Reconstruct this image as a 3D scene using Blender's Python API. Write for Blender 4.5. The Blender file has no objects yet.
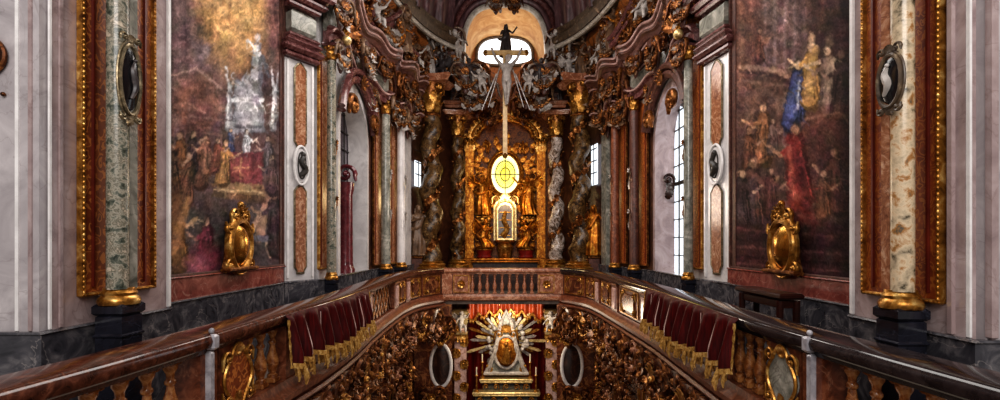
import bpy, math, random
import numpy as np
from mathutils import Vector, Matrix, Euler
PI = math.pi
random.seed(11)
SC = bpy.context.scene
COL = SC.collection
CAMZ = 6.9          # eye height of the photographer, standing in the rear gallery (gallery floor at 5.0, church floor at 0)
FL = 5.0

# ------------------------------------------------------------------ materials
def C(r, g, b):
    f = lambda v: (v / 255 / 12.92) if v / 255 <= .04045 else ((v / 255 + .055) / 1.055) ** 2.4
    return (f(r), f(g), f(b), 1)

def _base(name, rough, metal):
    m = bpy.data.materials.new(name); m.use_nodes = True
    nt = m.node_tree; b = nt.nodes['Principled BSDF']
    b.inputs['Roughness'].default_value = rough; b.inputs['Metallic'].default_value = metal
    return m, nt, b

def ramp(nt, stops):
    r = nt.nodes.new('ShaderNodeValToRGB'); e = r.color_ramp.elements
    e[0].position, e[0].color = stops[0]; e[1].position, e[1].color = stops[-1]
    for p, c in stops[1:-1]:
        k = e.new(p); k.color = c
    return r

def noise(nt, scale, detail=6, dist=0.0, rough=.6, stretch=None):
    tc = nt.nodes.new('ShaderNodeTexCoord'); n = nt.nodes.new('ShaderNodeTexNoise')
    n.inputs['Scale'].default_value = scale; n.inputs['Detail'].default_value = detail
    n.inputs['Distortion'].default_value = dist; n.inputs['Roughness'].default_value = rough
    if stretch:
        mp = nt.nodes.new('ShaderNodeMapping'); mp.inputs['Scale'].default_value = stretch
        nt.links.new(tc.outputs['Object'], mp.inputs['Vector']); nt.links.new(mp.outputs['Vector'], n.inputs['Vector'])
    else:
        nt.links.new(tc.outputs['Object'], n.inputs['Vector'])
    return n

def bump(nt, b, src, s, d=.02):
    k = nt.nodes.new('ShaderNodeBump'); k.inputs['Strength'].default_value = s; k.inputs['Distance'].default_value = d
    nt.links.new(src, k.inputs['Height']); nt.links.new(k.outputs['Normal'], b.inputs['Normal'])

def noisy(name, stops, scale=4, detail=7, dist=.6, rough=.35, metal=0, bmp=0, stretch=None):
    m, nt, b = _base(name, rough, metal)
    n = noise(nt, scale, detail, dist, .62, stretch); r = ramp(nt, stops)
    nt.links.new(n.outputs['Fac'], r.inputs['Fac']); nt.links.new(r.outputs['Color'], b.inputs['Base Color'])
    if bmp: bump(nt, b, n.outputs['Fac'], bmp)
    return m

def marble(name, stops, vein, scale=2.2, vscale=1.6, width=.035, rough=.22, dist=1.2, vmix=.8, stretch=None):
    # cloudy ground plus thin veins along the level line of a second noise
    m, nt, b = _base(name, rough, 0)
    n = noise(nt, scale, 8, dist, .6, stretch); r = ramp(nt, stops); nt.links.new(n.outputs['Fac'], r.inputs['Fac'])
    v = noise(nt, vscale, 5, 1.0, .55, stretch)
    a = nt.nodes.new('ShaderNodeMath'); a.operation = 'SUBTRACT'; a.inputs[1].default_value = .5
    nt.links.new(v.outputs['Fac'], a.inputs[0])
    ab = nt.nodes.new('ShaderNodeMath'); ab.operation = 'ABSOLUTE'; nt.links.new(a.outputs[0], ab.inputs[0])
    vr = ramp(nt, [(0, (vmix,) * 3 + (1,)), (width, (0, 0, 0, 1))]); nt.links.new(ab.outputs[0], vr.inputs['Fac'])
    mx = nt.nodes.new('ShaderNodeMixRGB'); mx.inputs['Color2'].default_value = vein
    nt.links.new(vr.outputs['Color'], mx.inputs['Fac']); nt.links.new(r.outputs['Color'], mx.inputs['Color1'])
    nt.links.new(mx.outputs['Color'], b.inputs['Base Color'])
    return m

def arabesque(name, ground, ground2, line, scale=5, freq=34, thr=.55, rough=.4):
    # scagliola panel: curling inlay lines from the contours of a noise field
    m, nt, b = _base(name, rough, 0)
    n = noise(nt, scale, 1.5, .3, .5)
    mu = nt.nodes.new('ShaderNodeMath'); mu.operation = 'MULTIPLY'; mu.inputs[1].default_value = freq
    si = nt.nodes.new('ShaderNodeMath'); si.operation = 'SINE'
    nt.links.new(n.outputs['Fac'], mu.inputs[0]); nt.links.new(mu.outputs[0], si.inputs[0])
    r = ramp(nt, [(thr, (0, 0, 0, 1)), (min(1, thr + .2), (.75, .75, .75, 1))]); nt.links.new(si.outputs[0], r.inputs['Fac'])
    g = noise(nt, 9, 6, .4); gr = ramp(nt, [(.35, ground), (.65, ground2)]); nt.links.new(g.outputs['Fac'], gr.inputs['Fac'])
    mx = nt.nodes.new('ShaderNodeMixRGB'); mx.inputs['Color2'].default_value = line
    nt.links.new(r.outputs['Color'], mx.inputs['Fac']); nt.links.new(gr.outputs['Color'], mx.inputs['Color1'])
    nt.links.new(mx.outputs['Color'], b.inputs['Base Color'])
    return m

def glow(name, col, strength):
    m, nt, b = _base(name, .2, 0)
    b.inputs['Base Color'].default_value = col
    b.inputs['Emission Color'].default_value = col; b.inputs['Emission Strength'].default_value = strength
    return m

M = {}
M['pier'] = marble('pink_grey_marble', [(.25, C(126, 106, 106)), (.5, C(160, 140, 138)), (.75, C(190, 172, 170))], C(112, 88, 86), 1.8, 1.1, .008, .2, 1.8, .35)
M['grey'] = marble('grey_white_marble', [(.25, C(142, 134, 136)), (.5, C(172, 164, 165)), (.75, C(198, 190, 190))], C(120, 108, 106), 2.0, 1.2, .007, .18, 1.5, .35)
M['white'] = marble('white_marble', [(.25, C(172, 166, 166)), (.5, C(206, 201, 200)), (.75, C(226, 222, 220))], C(150, 140, 138), 2.0, 1.3, .007, .18, 1.2, .3)
M['greyp'] = noisy('silver_grey_marble', [(.3, C(120, 116, 122)), (.7, C(190, 186, 190))], 9, rough=.2)
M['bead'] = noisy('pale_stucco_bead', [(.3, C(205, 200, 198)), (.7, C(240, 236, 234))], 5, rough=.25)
M['dark'] = marble('black_grey_marble', [(.3, C(38, 38, 43)), (.5, C(68, 66, 71)), (.66, C(104, 100, 102)), (.78, C(140, 134, 134))], C(160, 150, 146), 3.0, 1.4, .006, .2, 2.2, .5)
M['plinth'] = marble('black_marble', [(.3, C(14, 14, 18)), (.7, C(44, 44, 54))], C(80, 82, 95), 3, 2, .005, .14, 1.2, .35)
M['red_dado'] = marble('red_brown_marble', [(.25, C(82, 36, 32)), (.5, C(128, 66, 58)), (.75, C(160, 98, 86))], C(190, 150, 136), 3.5, 2.2, .010, .2, 2, .4)
M['rail'] = marble('parapet_red_marble', [(.25, C(58, 26, 15)), (.5, C(108, 56, 34)), (.75, C(160, 100, 70))], C(190, 140, 110), 6, 4, .010, .42, 2, .35)
M['baluster'] = marble('amber_baluster_marble', [(.25, C(66, 30, 14)), (.5, C(138, 80, 40)), (.75, C(196, 138, 82))], C(210, 160, 110), 7, 5, .02, .14, 1.5, .35)
M['rail_top'] = marble('parapet_dark_rail', [(.3, C(36, 20, 16)), (.55, C(80, 44, 32)), (.8, C(128, 80, 60))], C(140, 90, 68), 7, 5, .01, .14, 1.6, .3)
M['ledge'] = marble('dark_polished_rail', [(.3, C(22, 18, 20)), (.7, C(58, 48, 48))], C(90, 78, 74), 5, 4, .006, .1, 1.2, .3)
M['pinkm'] = marble('pink_strip_marble', [(.25, C(150, 108, 98)), (.7, C(226, 196, 188))], C(130, 80, 70), 7, 4, .02, .18, 1, .5)
M['purple'] = marble('mauve_brown_marble', [(.25, C(52, 28, 28)), (.5, C(92, 54, 52)), (.75, C(140, 100, 98))], C(180, 140, 134), 4, 3, .012, .18, 2, .35)
M['purple2'] = marble('dark_cornice_marble', [(.25, C(38, 22, 18)), (.55, C(84, 50, 42)), (.8, C(130, 88, 76))], C(170, 120, 94), 5, 4, .01, .42, 2, .35)
M['wine'] = marble('wine_red_marble', [(.25, C(58, 18, 24)), (.6, C(104, 44, 50)), (.8, C(150, 92, 94))], C(170, 120, 120), 5, 4, .008, .16, 2, .25)
M['greym'] = marble('grey_green_marble', [(.25, C(70, 72, 66)), (.5, C(132, 130, 120)), (.75, C(190, 184, 172))], C(60, 58, 50), 3, 2, .02, .18, 1.6, .5)
M['verde'] = noisy('mottled_green_scagliola', [(.34, C(44, 50, 42)), (.44, C(96, 98, 86)), (.5, C(158, 150, 134)), (.56, C(96, 92, 78)), (.66, C(196, 180, 160))], 13, 14, .25, .25)
M['verde2'] = noisy('mottled_cream_scagliola', [(.32, C(64, 56, 40)), (.42, C(170, 152, 126)), (.52, C(206, 184, 154)), (.6, C(160, 112, 62)), (.68, C(92, 84, 70))], 8.0, 14, .3, .25)
M['tan'] = marble('tan_veined_marble', [(.25, C(96, 50, 30)), (.5, C(156, 104, 74)), (.75, C(214, 178, 148))], C(90, 46, 34), 4.5, 3.2, .02, .2, 3, .5)
M['brown'] = arabesque('brown_arabesque_panel', C(98, 42, 20), C(140, 70, 32), C(190, 118, 58), 9, 36, .4)
M['brownR'] = arabesque('russet_arabesque_panel', C(104, 42, 18), C(150, 72, 30), C(172, 104, 46), 11, 40, .4)
M['redfield'] = noisy('red_scagliola_field', [(.3, C(70, 20, 14)), (.7, C(110, 40, 26))], 4, rough=.3)
def goldmat(name, d, m_, l, rough=.34, sc=9, metal=.75):
    return noisy(name, [(.3, d), (.52, m_), (.72, l)], sc, 7, .8, rough, metal, .25)
M['gold'] = goldmat('gilding', C(84, 48, 14), C(176, 122, 52), C(244, 206, 130))
M['gold2'] = goldmat('dark_gilding', C(44, 22, 9), C(120, 70, 30), C(206, 150, 88), .38)
M['gold3'] = goldmat('old_brown_gilding', C(34, 18, 9), C(98, 55, 26), C(176, 116, 62), .42)
M['goldW'] = goldmat('warm_gilding', C(78, 36, 6), C(170, 100, 26), C(244, 190, 86), .42)
M['silver'] = goldmat('silver_leaf', C(110, 104, 104), C(180, 172, 168), C(232, 228, 224), .35)
M['rosy'] = goldmat('rose_gilt_stucco', C(70, 36, 24), C(150, 96, 70), C(226, 180, 150), .4, 9, .3)
M['paleg'] = goldmat('pale_gilding', C(140, 112, 70), C(214, 188, 132), C(248, 232, 190), .36)
M['statue'] = noisy('aged_white_stucco', [(.3, C(120, 110, 104)), (.55, C(184, 176, 170)), (.75, C(226, 220, 214))], 6, 7, .6, .45)
M['statueB'] = noisy('bronzed_stucco', [(.3, C(54, 38, 28)), (.55, C(112, 84, 62)), (.75, C(186, 156, 124))], 6, 7, .6, .4)
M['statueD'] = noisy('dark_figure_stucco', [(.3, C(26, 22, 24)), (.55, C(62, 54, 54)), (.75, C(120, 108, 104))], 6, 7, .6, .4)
M['twist'] = noisy('twisted_column_marble', [(.32, C(14, 9, 6)), (.45, C(52, 34, 18)), (.52, C(118, 86, 48)), (.58, C(38, 24, 14)), (.68, C(176, 142, 92))], 7, 12, .9, .36)
M['twistP'] = noisy('twisted_column_pale_marble', [(.34, C(48, 34, 26)), (.45, C(120, 98, 82)), (.53, C(214, 198, 188)), (.6, C(84, 66, 52)), (.7, C(226, 214, 204))], 5, 12, .9, .22)
M['cap'] = marble('rose_brown_capital_stone', [(.25, C(92, 52, 34)), (.55, C(150, 96, 70)), (.8, C(204, 152, 122))], C(220, 180, 150), 4, 3, .03, .25, 1.4, .5)
M['velvet'] = noisy('red_velvet', [(.3, C(40, 6, 7)), (.6, C(74, 14, 13)), (.8, C(110, 28, 24))], 5, 6, .4, .5, 0, 0, (6, 6, .5))
M['velvetA'] = noisy('altar_red_velvet', [(.3, C(84, 10, 8)), (.6, C(140, 26, 18)), (.8, C(178, 56, 36))], 4, 6, .4, .5)
M['velvet'].node_tree.nodes['Principled BSDF'].inputs['Specular IOR Level'].default_value = .12
M['fringe'] = goldmat('gold_fringe', C(110, 74, 30), C(196, 150, 78), C(244, 214, 150), .42, 22, .5)
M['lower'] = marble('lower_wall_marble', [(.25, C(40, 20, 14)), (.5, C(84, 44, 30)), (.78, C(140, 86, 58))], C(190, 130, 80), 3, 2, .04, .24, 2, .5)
M['darkwall'] = marble('dark_choir_wall_marble', [(.25, C(24, 14, 12)), (.55, C(56, 34, 28)), (.8, C(96, 62, 50))], C(120, 80, 60), 2.4, 2, .03, .3, 2, .4)  # dark brown marble, the stone's own colour
M['altarwall'] = noisy('amber_altar_wall', [(.3, C(40, 16, 5)), (.46, C(96, 46, 12)), (.56, C(150, 84, 24)), (.66, C(60, 28, 8)), (.78, C(170, 104, 40))], 8, 8, 1.0, .55, 0, .2)
M['cream'] = noisy('cream_fresco_vault', [(.3, C(180, 124, 70)), (.5, C(204, 156, 98)), (.7, C(226, 190, 136))], 2.2, 7, .8, .8)
M['fresco'] = noisy('amber_brown_fresco', [(.28, C(40, 20, 12)), (.42, C(104, 56, 22)), (.54, C(168, 100, 40)), (.64, C(90, 50, 30)), (.76, C(190, 150, 90))], 2.6, 8, 1.4, .6)
M['ceilfresco'] = noisy('ceiling_fresco', [(.3, C(90, 60, 60)), (.5, C(150, 110, 90)), (.7, C(180, 150, 120))], .8, 8, 1.4, .7)
M['mauve'] = noisy('mauve_stucco_curtain', [(.3, C(58, 38, 42)), (.55, C(98, 68, 70)), (.75, C(142, 112, 112))], 3, 6, .5, .4, 0, 0, (3, 3, .4))
M['rim'] = noisy('grey_stucco_rim', [(.3, C(140, 132, 122)), (.7, C(214, 208, 198))], 5, rough=.35)
M['rimd'] = noisy('dark_gilt_rim', [(.3, C(34, 26, 22)), (.6, C(96, 78, 60)), (.8, C(180, 160, 130))], 9, rough=.4)
M['wood'] = noisy('dark_walnut', [(.3, C(22, 9, 7)), (.7, C(64, 28, 20))], 5, 7, .5, .28, 0, 0, (1, 8, 8))
M['woodp'] = noisy('pale_gilded_wood', [(.3, C(170, 130, 76)), (.7, C(226, 194, 138))], 5, 7, .5, .4)
M['highlight_bead'] = noisy('pale_rose_highlight', [(.3, C(120, 86, 80)), (.7, C(214, 180, 172))], 4, rough=.3)  # pale colour stands in for highlights on the cornice edges
M['bowl'] = goldmat('polished_gilt_bowl', C(150, 96, 36), C(206, 150, 70), C(240, 200, 120), .22, 3, .9)
M['black'] = noisy('black_lacquer', [(.3, C(8, 8, 9)), (.7, C(28, 28, 32))], 6, rough=.15)
M['bronze'] = noisy('dark_bronze', [(.3, C(20, 10, 8)), (.7, C(58, 30, 22))], 4, rough=.25)
M['ring'] = goldmat('grey_gilt_frame', C(66, 58, 46), C(130, 116, 92), C(190, 172, 140), .35, 14)
M['floor'] = marble('gallery_floor_stone', [(.3, C(80, 66, 58)), (.7, C(130, 114, 102))], C(60, 50, 44), 2, 1, .02, .4)
M['daylight'] = glow('daylit_glass', C(226, 236, 246), 1.1)
M['dimglass'] = glow('dim_glass', C(70, 60, 66), .12)
M['daylightW'] = glow('daylit_white_glass', C(240, 246, 252), 2.2)
M['lead'] = noisy('window_lead', [(.3, C(30, 26, 24)), (.7, C(58, 52, 48))], 8, rough=.5)
M['candle'] = noisy('candle_wax', [(.3, C(226, 212, 176)), (.7, C(246, 236, 210))], 5, rough=.5)

# ------------------------------------------------------------------ mesh builder (world coordinates)
class MB:
    def __init__(self): self.v = []; self.f = []
    def add(self, vs, fs, mtx=None):
        o = len(self.v)
        if mtx is not None: vs = [tuple(mtx @ Vector(p)) for p in vs]
        self.v += [tuple(p) for p in vs]; self.f += [tuple(i + o for i in f) for f in fs]
    def join(self, other, mtx=None): self.add(other.v, other.f, mtx)
    def box(self, c, s, rz=0, mtx=None, bev=0):
        x, y, z = (k / 2 for k in s)
        if bev:
            b = min(bev, x * .9, y * .9, z * .9); vs = []
            prof = [(x - b, y - b, -z), (x, y, -z + b), (x, y, z - b), (x - b, y - b, z)]
            for px, py, pz in prof: vs += [(-px, -py, pz), (px, -py, pz), (px, py, pz), (-px, py, pz)]
            fs = [(3, 2, 1, 0), (12, 13, 14, 15)]
            for r in range(3):
                for k in range(4):
                    a, d = r * 4 + k, r * 4 + (k + 1) % 4; fs.append((a, d, d + 4, a + 4))
        else:
            vs = [(-x, -y, -z), (x, -y, -z), (x, y, -z), (-x, y, -z), (-x, -y, z), (x, -y, z), (x, y, z), (-x, y, z)]
            fs = [(3, 2, 1, 0), (4, 5, 6, 7), (0, 1, 5, 4), (1, 2, 6, 5), (2, 3, 7, 6), (3, 0, 4, 7)]
        t = Matrix.Translation(c) @ Matrix.Rotation(rz, 4, 'Z')
        self.add(vs, fs, (mtx @ t) if mtx is not None else t)
    def grid(self, fn, nu, nv, closeu=False, mtx=None):
        vs = [fn(i / nu if not closeu else i / nu, j / nv) for j in range(nv + 1) for i in range(nu if closeu else nu + 1)]
        w = nu if closeu else nu + 1; fs = []
        for j in range(nv):
            for i in range(nu):
                a = j * w + i; b = j * w + (i + 1) % w
                fs.append((a, b, b + w, a + w))
        self.add(vs, fs, mtx)
    def lathe(self, prof, seg=16, mtx=None, sx=1, sy=1, cap=True):
        n = len(prof); vs = []
        for r, z in prof:
            for k in range(seg):
                a = 2 * PI * k / seg; vs.append((r * sx * math.cos(a), r * sy * math.sin(a), z))
        fs = []
        for j in range(n - 1):
            for k in range(seg):
                a = j * seg + k; b = j * seg + (k + 1) % seg; fs.append((a, b, b + seg, a + seg))
        if cap:
            fs.append(tuple(range(seg - 1, -1, -1))); fs.append(tuple(range((n - 1) * seg, n * seg)))
        self.add(vs, fs, mtx)
    def ball(self, c, r, seg=10, mtx=None):
        if not hasattr(r, '__len__'): r = (r, r, r)
        n = max(4, seg // 2 + 1)
        prof = [(max(1e-4, math.sin(PI * i / n)), -math.cos(PI * i / n)) for i in range(n + 1)]
        t = Matrix.Translation(c) @ Matrix.Diagonal((r[0], r[1], r[2], 1))
        self.lathe(prof, seg, (mtx @ t) if mtx is not None else t)
    def tube(self, pts, rad, seg=8, mtx=None, close=False, flat=1.0):
        pts = [Vector(p) for p in pts]; n = len(pts)
        rs = rad if hasattr(rad, '__len__') else [rad] * n
        vs = []; up = None
        for i, p in enumerate(pts):
            if close: t = pts[(i + 1) % n] - pts[i - 1]
            else: t = pts[min(i + 1, n - 1)] - pts[max(i - 1, 0)]
            t = t.normalized() if t.length > 1e-9 else Vector((0, 0, 1))
            if up is None:
                up = t.cross(Vector((0, 1, 0)) if abs(t.y) < .9 else Vector((1, 0, 0))).normalized()
            else:
                up = (up - t * up.dot(t)); up = up.normalized() if up.length > 1e-6 else t.orthogonal().normalized()
            w = t.cross(up)
            for k in range(seg):
                a = 2 * PI * k / seg; vs.append(tuple(p + up * (rs[i] * math.cos(a)) + w * (rs[i] * flat * math.sin(a))))
        fs = []
        for i in range(n if close else n - 1):
            j = (i + 1) % n
            for k in range(seg):
                fs.append((i * seg + k, i * seg + (k + 1) % seg, j * seg + (k + 1) % seg, j * seg + k))
        if not close:
            fs.append(tuple(range(seg - 1, -1, -1))); fs.append(tuple(range((n - 1) * seg, n * seg)))
        self.add(vs, fs, mtx)
    def sweep(self, path, prof, side=1, close=False, caps=True, zoff=None):
        # path: list of (x, y); prof: closed outline of (offset towards the nave, z)
        n = len(path); m = len(prof); vs = []
        for i in range(n):
            p = Vector(path[i])
            a = Vector(path[i - 1] if (i > 0 or close) else path[i]); b = Vector(path[(i + 1) % n] if (i < n - 1 or close) else path[i])
            d1 = (p - a); d2 = (b - p)
            d1 = d1.normalized() if d1.length > 1e-9 else d2.normalized(); d2 = d2.normalized() if d2.length > 1e-9 else d1
            t = (d1 + d2); t = t.normalized() if t.length > 1e-6 else d1
            nn = Vector((t.y, -t.x)) * side
            k = 1 / max(.5, nn.dot(Vector((d1.y, -d1.x)) * side))
            for o, z in prof:
                q = p + nn * (o * k); vs.append((q.x, q.y, z + (zoff[i] if zoff else 0)))
        fs = []
        for i in range(n if close else n - 1):
            j = (i + 1) % n
            for k in range(m):
                fs.append((i * m + k, i * m + (k + 1) % m, j * m + (k + 1) % m, j * m + k))
        if caps and not close:
            fs.append(tuple(range(m - 1, -1, -1))); fs.append(tuple(range((n - 1) * m, n * m)))
        self.add(vs, fs)
    def prism(self, outline, d, mtx=None):
        # outline in local x,z; extruded along local y by d (from y=0 towards -y)
        n = len(outline); vs = [(x, 0, z) for x, z in outline] + [(x, -d, z) for x, z in outline]
        fs = [tuple(range(n - 1, -1, -1)), tuple(range(n, 2 * n))] + [(k, (k + 1) % n, n + (k + 1) % n, n + k) for k in range(n)]
        self.add(vs, fs, mtx)
    def mesh(self, name, mat, off=(0, 0, 0), smooth=True, ang=40):
        me = bpy.data.meshes.new(name)
        me.from_pydata([(x - off[0], y - off[1], z - off[2]) for x, y, z in self.v], [], self.f)
        import bmesh
        bm = bmesh.new(); bm.from_mesh(me); bmesh.ops.recalc_face_normals(bm, faces=bm.faces); bm.to_mesh(me); bm.free()
        if smooth:
            me.polygons.foreach_set('use_smooth', [True] * len(me.polygons)); me.set_sharp_from_angle(angle=math.radians(ang))
        if mat is not None: me.materials.append(mat)
        return me
    def build(self, name, mat, parent=None, label=None, cat=None, group=None, kind=None, smooth=True, ang=40):
        off = Vector((0, 0, 0))
        if parent is not None:
            q = parent
            while q is not None: off = off + q.location; q = q.parent
            o = bpy.data.objects.new(name, self.mesh(name, mat, off, smooth, ang)); COL.objects.link(o); o.parent = parent
        else:
            a = np.array(self.v); base = Vector(((a[:, 0].min() + a[:, 0].max()) / 2, (a[:, 1].min() + a[:, 1].max()) / 2, a[:, 2].min()))
            o = bpy.data.objects.new(name, self.mesh(name, mat, base, smooth, ang)); COL.objects.link(o); o.location = base
        tag(o, label, cat, group, kind)
        return o

def tag(o, label=None, cat=None, group=None, kind=None):
    for k, v in (('label', label), ('category', cat), ('group', group), ('kind', kind)):
        if v: o[k] = v
    return o
def thing(name, label, cat, loc, group=None):
    o = bpy.data.objects.new(name, None); COL.objects.link(o); o.location = loc; o.empty_display_size = .1
    return tag(o, label, cat, group, 'thing')
def struct(name, mb, mat, smooth=True, ang=35): return mb.build(name, mat, kind='structure', smooth=smooth, ang=ang)
def inst(name, mesh, parent, loc=(0, 0, 0), rot=(0, 0, 0), sc=(1, 1, 1), label=None):
    o = bpy.data.objects.new(name, mesh); COL.objects.link(o); o.parent = parent
    o.location = loc; o.rotation_euler = rot; o.scale = sc if hasattr(sc, '__len__') else (sc,) * 3
    if label: o['label'] = label
    return o
def kids(o): return [c for c in bpy.data.objects if c.parent is o]
def dup(root, loc, rz=0, sc=None, label=None, group=None, mat=None):
    def rec(o, par):
        c = o.copy(); COL.objects.link(c); c.parent = par
        for k in kids(o): rec(k, c)
        return c
    r = rec(root, None); r.location = loc
    if rz is not None: r.rotation_euler = (rz if hasattr(rz, '__len__') else (0, 0, rz))
    if sc is not None: r.scale = sc if hasattr(sc, '__len__') else (sc,) * 3
    if label: r['label'] = label
    if group: r['group'] = group
    return r

def spline(pts, n=8):
    pts = [Vector(p) for p in pts]; out = []
    for i in range(len(pts) - 1):
        p0 = pts[max(i - 1, 0)]; p1 = pts[i]; p2 = pts[i + 1]; p3 = pts[min(i + 2, len(pts) - 1)]
        for k in range(n):
            t = k / n
            out.append(tuple(.5 * ((2 * p1) + (p2 - p0) * t + (2 * p0 - 5 * p1 + 4 * p2 - p3) * t * t + (3 * p1 - p0 - 3 * p2 + p3) * t ** 3)))
    out.append(tuple(pts[-1])); return out

# ------------------------------------------------------------------ ornament vocabulary
def leaf(mb, L=1, W=.4, curl=1.0, mtx=None, lobes=5):
    # acanthus leaf: rises along +z from the origin, tip curls towards -y
    def fn(u, v):
        s = (u - .5) * 2; a = curl * v * v
        w = W * .5 * math.sin(PI * min(1, .12 + .88 * v) ** .8) * (1 + .22 * math.sin(v * lobes * 2 * PI)) + .01
        z = L * (math.sin(a * 1.6) / (a * 1.6) if a > 1e-3 else 1) * v
        y = -L * .42 * a * v - abs(s) * W * .16 * (1 - v) + (-.04 * W if abs(s) < .1 else 0)
        return (s * w, y + W * .1 * abs(s) ** 2, z)
    mb.grid(fn, 6, 9, mtx=mtx)
def scroll(mb, R=.5, turns=1.5, r0=.09, mtx=None, tail=.6, flat=1.4, seg=7):
    # volute in the local x-z plane: tail comes from +x... curls in
    pts = []; rs = []; n = int(14 * turns)
    for i in range(n + 1):
        t = i / n; a = t * turns * 2 * PI; r = R * (1 - t) ** 1.1 + R * .06
        pts.append((r * math.cos(a), -.25 * R * t, r * math.sin(a))); rs.append(r0 * (1 - .55 * t))
    pre = [(R + tail * R * .25 * (1 - k / 5) ** 2, 0, -tail * R * (1 - k / 5) * 1.6) for k in range(5)]
    mb.tube(pre + pts, [r0 * (.45 + .11 * k) for k in range(5)] + rs, seg, mtx, flat=flat)
    mb.ball((0, -.28 * R, 0), (r0 * 1.1, r0 * 1.3, r0 * 1.1), 8, mtx)
def rosette(mb, R=.2, mtx=None, n=8):
    for k in range(n):
        leaf(mb, R, R * .6, .6, (mtx or Matrix()) @ Matrix.Rotation(2 * PI * k / n, 4, 'Y') @ Matrix.Rotation(.3, 4, 'X'), 2)
    mb.ball((0, -R * .15, 0), (R * .28, R * .25, R * .28), 8, mtx)
def shell(mb, R=.3, mtx=None, n=7):
    for k in range(n):
        a = (k - (n - 1) / 2) * (2.4 / n)
        leaf(mb, R, R * .36, .5, (mtx or Matrix()) @ Matrix.Rotation(a, 4, 'Y'), 1)
    mb.ball((0, -R * .08, 0), (R * .2, R * .15, R * .16), 8, mtx)
def garland(mb, w=1, sag=.3, r=.06, mtx=None, n=14, rnd=random):
    mb.tube([((i / n - .5) * w, 0, -sag * (1 - (2 * i / n - 1) ** 2)) for i in range(n + 1)], r * .8, 6, mtx)
    for i in range(n + 1):
        t = i / n; x = (t - .5) * w; z = -sag * (1 - (2 * t - 1) ** 2); k = r * (.55 + .6 * math.sin(PI * t))
        for q in range(3):
            a = rnd.random() * 6.3
            mb.ball((x + math.cos(a) * k * .6, -abs(math.sin(a)) * k * .8, z + math.sin(a * 2) * k * .6), k * (.5 + .4 * rnd.random()), 6, mtx)
def T(x=0, y=0, z=0, rx=0, ry=0, rz=0, s=1):
    m = Matrix.Translation((x, y, z)) @ Euler((rx, ry, rz)).to_matrix().to_4x4()
    sc = s if hasattr(s, '__len__') else (s, s, s)
    return m @ Matrix.Diagonal((sc[0], sc[1], sc[2], 1))
def frame_axes(dirv):
    # matrix whose -y axis looks along dirv (horizontal facing)
    a = math.atan2(dirv[1], dirv[0]) + PI / 2
    return Matrix.Rotation(a, 4, 'Z')
# ------------------------------------------------------------------ sculpted figures (skin-grown bodies)
def skin(vs, es, rs, sub=1):
    me = bpy.data.meshes.new('tmp'); me.from_pydata(vs, es, []); o = bpy.data.objects.new('tmp', me); COL.objects.link(o)
    sk = o.modifiers.new('s', 'SKIN'); sk.use_smooth_shade = True
    for i, r in enumerate(rs):
        d = me.skin_vertices[0].data[i]; d.radius = (r, r) if not hasattr(r, '__len__') else r; d.use_root = (i == 0)
    if sub: o.modifiers.new('u', 'SUBSURF').levels = sub
    dg = bpy.context.evaluated_depsgraph_get(); dg.update()
    m2 = bpy.data.meshes.new_from_object(o.evaluated_get(dg))
    mb = MB(); mb.add([tuple(v.co) for v in m2.vertices], [tuple(p.vertices) for p in m2.polygons])
    bpy.data.objects.remove(o); bpy.data.meshes.remove(me); bpy.data.meshes.remove(m2)
    return mb

BASEJ = dict(pelvis=(0, 0, .53), belly=(0, 0, .62), chest=(0, 0, .735), neck=(0, .005, .83), head=(0, -.012, .885), crown=(0, 0, .945),
             sl=(-.105, 0, .79), el=(-.14, .01, .64), wl=(-.15, -.05, .50), sr=(.105, 0, .79), er=(.14, .01, .64), wr=(.15, -.05, .50),
             hl=(-.055, 0, .50), kl=(-.06, -.02, .28), al=(-.06, .01, .05), tl=(-.065, -.09, .02),
             hr=(.055, 0, .50), kr=(.06, -.02, .28), ar=(.06, .01, .05), tr=(.065, -.09, .02))
RAD = dict(pelvis=.075, belly=.068, chest=.085, neck=.036, head=.058, crown=.045, sl=.04, el=.029, wl=.02, sr=.04, er=.029, wr=.02,
           hl=.06, kl=.042, al=.026, tl=.02, hr=.06, kr=.042, ar=.026, tr=.02)
EDG = [('pelvis', 'belly'), ('belly', 'chest'), ('chest', 'neck'), ('neck', 'head'), ('head', 'crown'), ('chest', 'sl'), ('sl', 'el'), ('el', 'wl'),
       ('chest', 'sr'), ('sr', 'er'), ('er', 'wr'), ('pelvis', 'hl'), ('hl', 'kl'), ('kl', 'al'), ('al', 'tl'), ('pelvis', 'hr'), ('hr', 'kr'), ('kr', 'ar'), ('ar', 'tr')]
def body(pose, fat=1.0, headk=1.0):
    J = dict(BASEJ); J.update(pose); names = list(J); V = [Vector(J[n]) for n in names]; R = []
    for n in names:
        r = RAD[n]
        r = r * headk if n in ('head', 'crown') else r * (fat if n not in ('neck',) else 1)
        R.append(r)
    E = [(names.index(a), names.index(b)) for a, b in EDG]
    for s in 'lr':   # hands: a palm and five fingers
        w = Vector(J['w' + s]); d = (w - Vector(J['e' + s])).normalized(); sd = d.cross(Vector((0, 1, .2))).normalized()
        V.append(w + d * .03); R.append(.016 * fat); pi = len(V) - 1; E.append((names.index('w' + s), pi))
        for q, (o, L) in enumerate(((-.02, .035), (-.009, .05), (.002, .055), (.012, .05))):
            V.append(w + d * (.04 + L) + sd * o * 1.5 + Vector((0, -.01, -.006))); R.append(.0055); E.append((pi, len(V) - 1))
        V.append(w + d * .035 - sd * .032 + Vector((0, -.012, 0))); R.append(.006); E.append((pi, len(V) - 1))
    mb = skin([tuple(v) for v in V], E, R)
    h = Vector(J['head']); fd = Vector(pose.get('_face', (0, -1, -.1)))
    return mb, J
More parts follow.
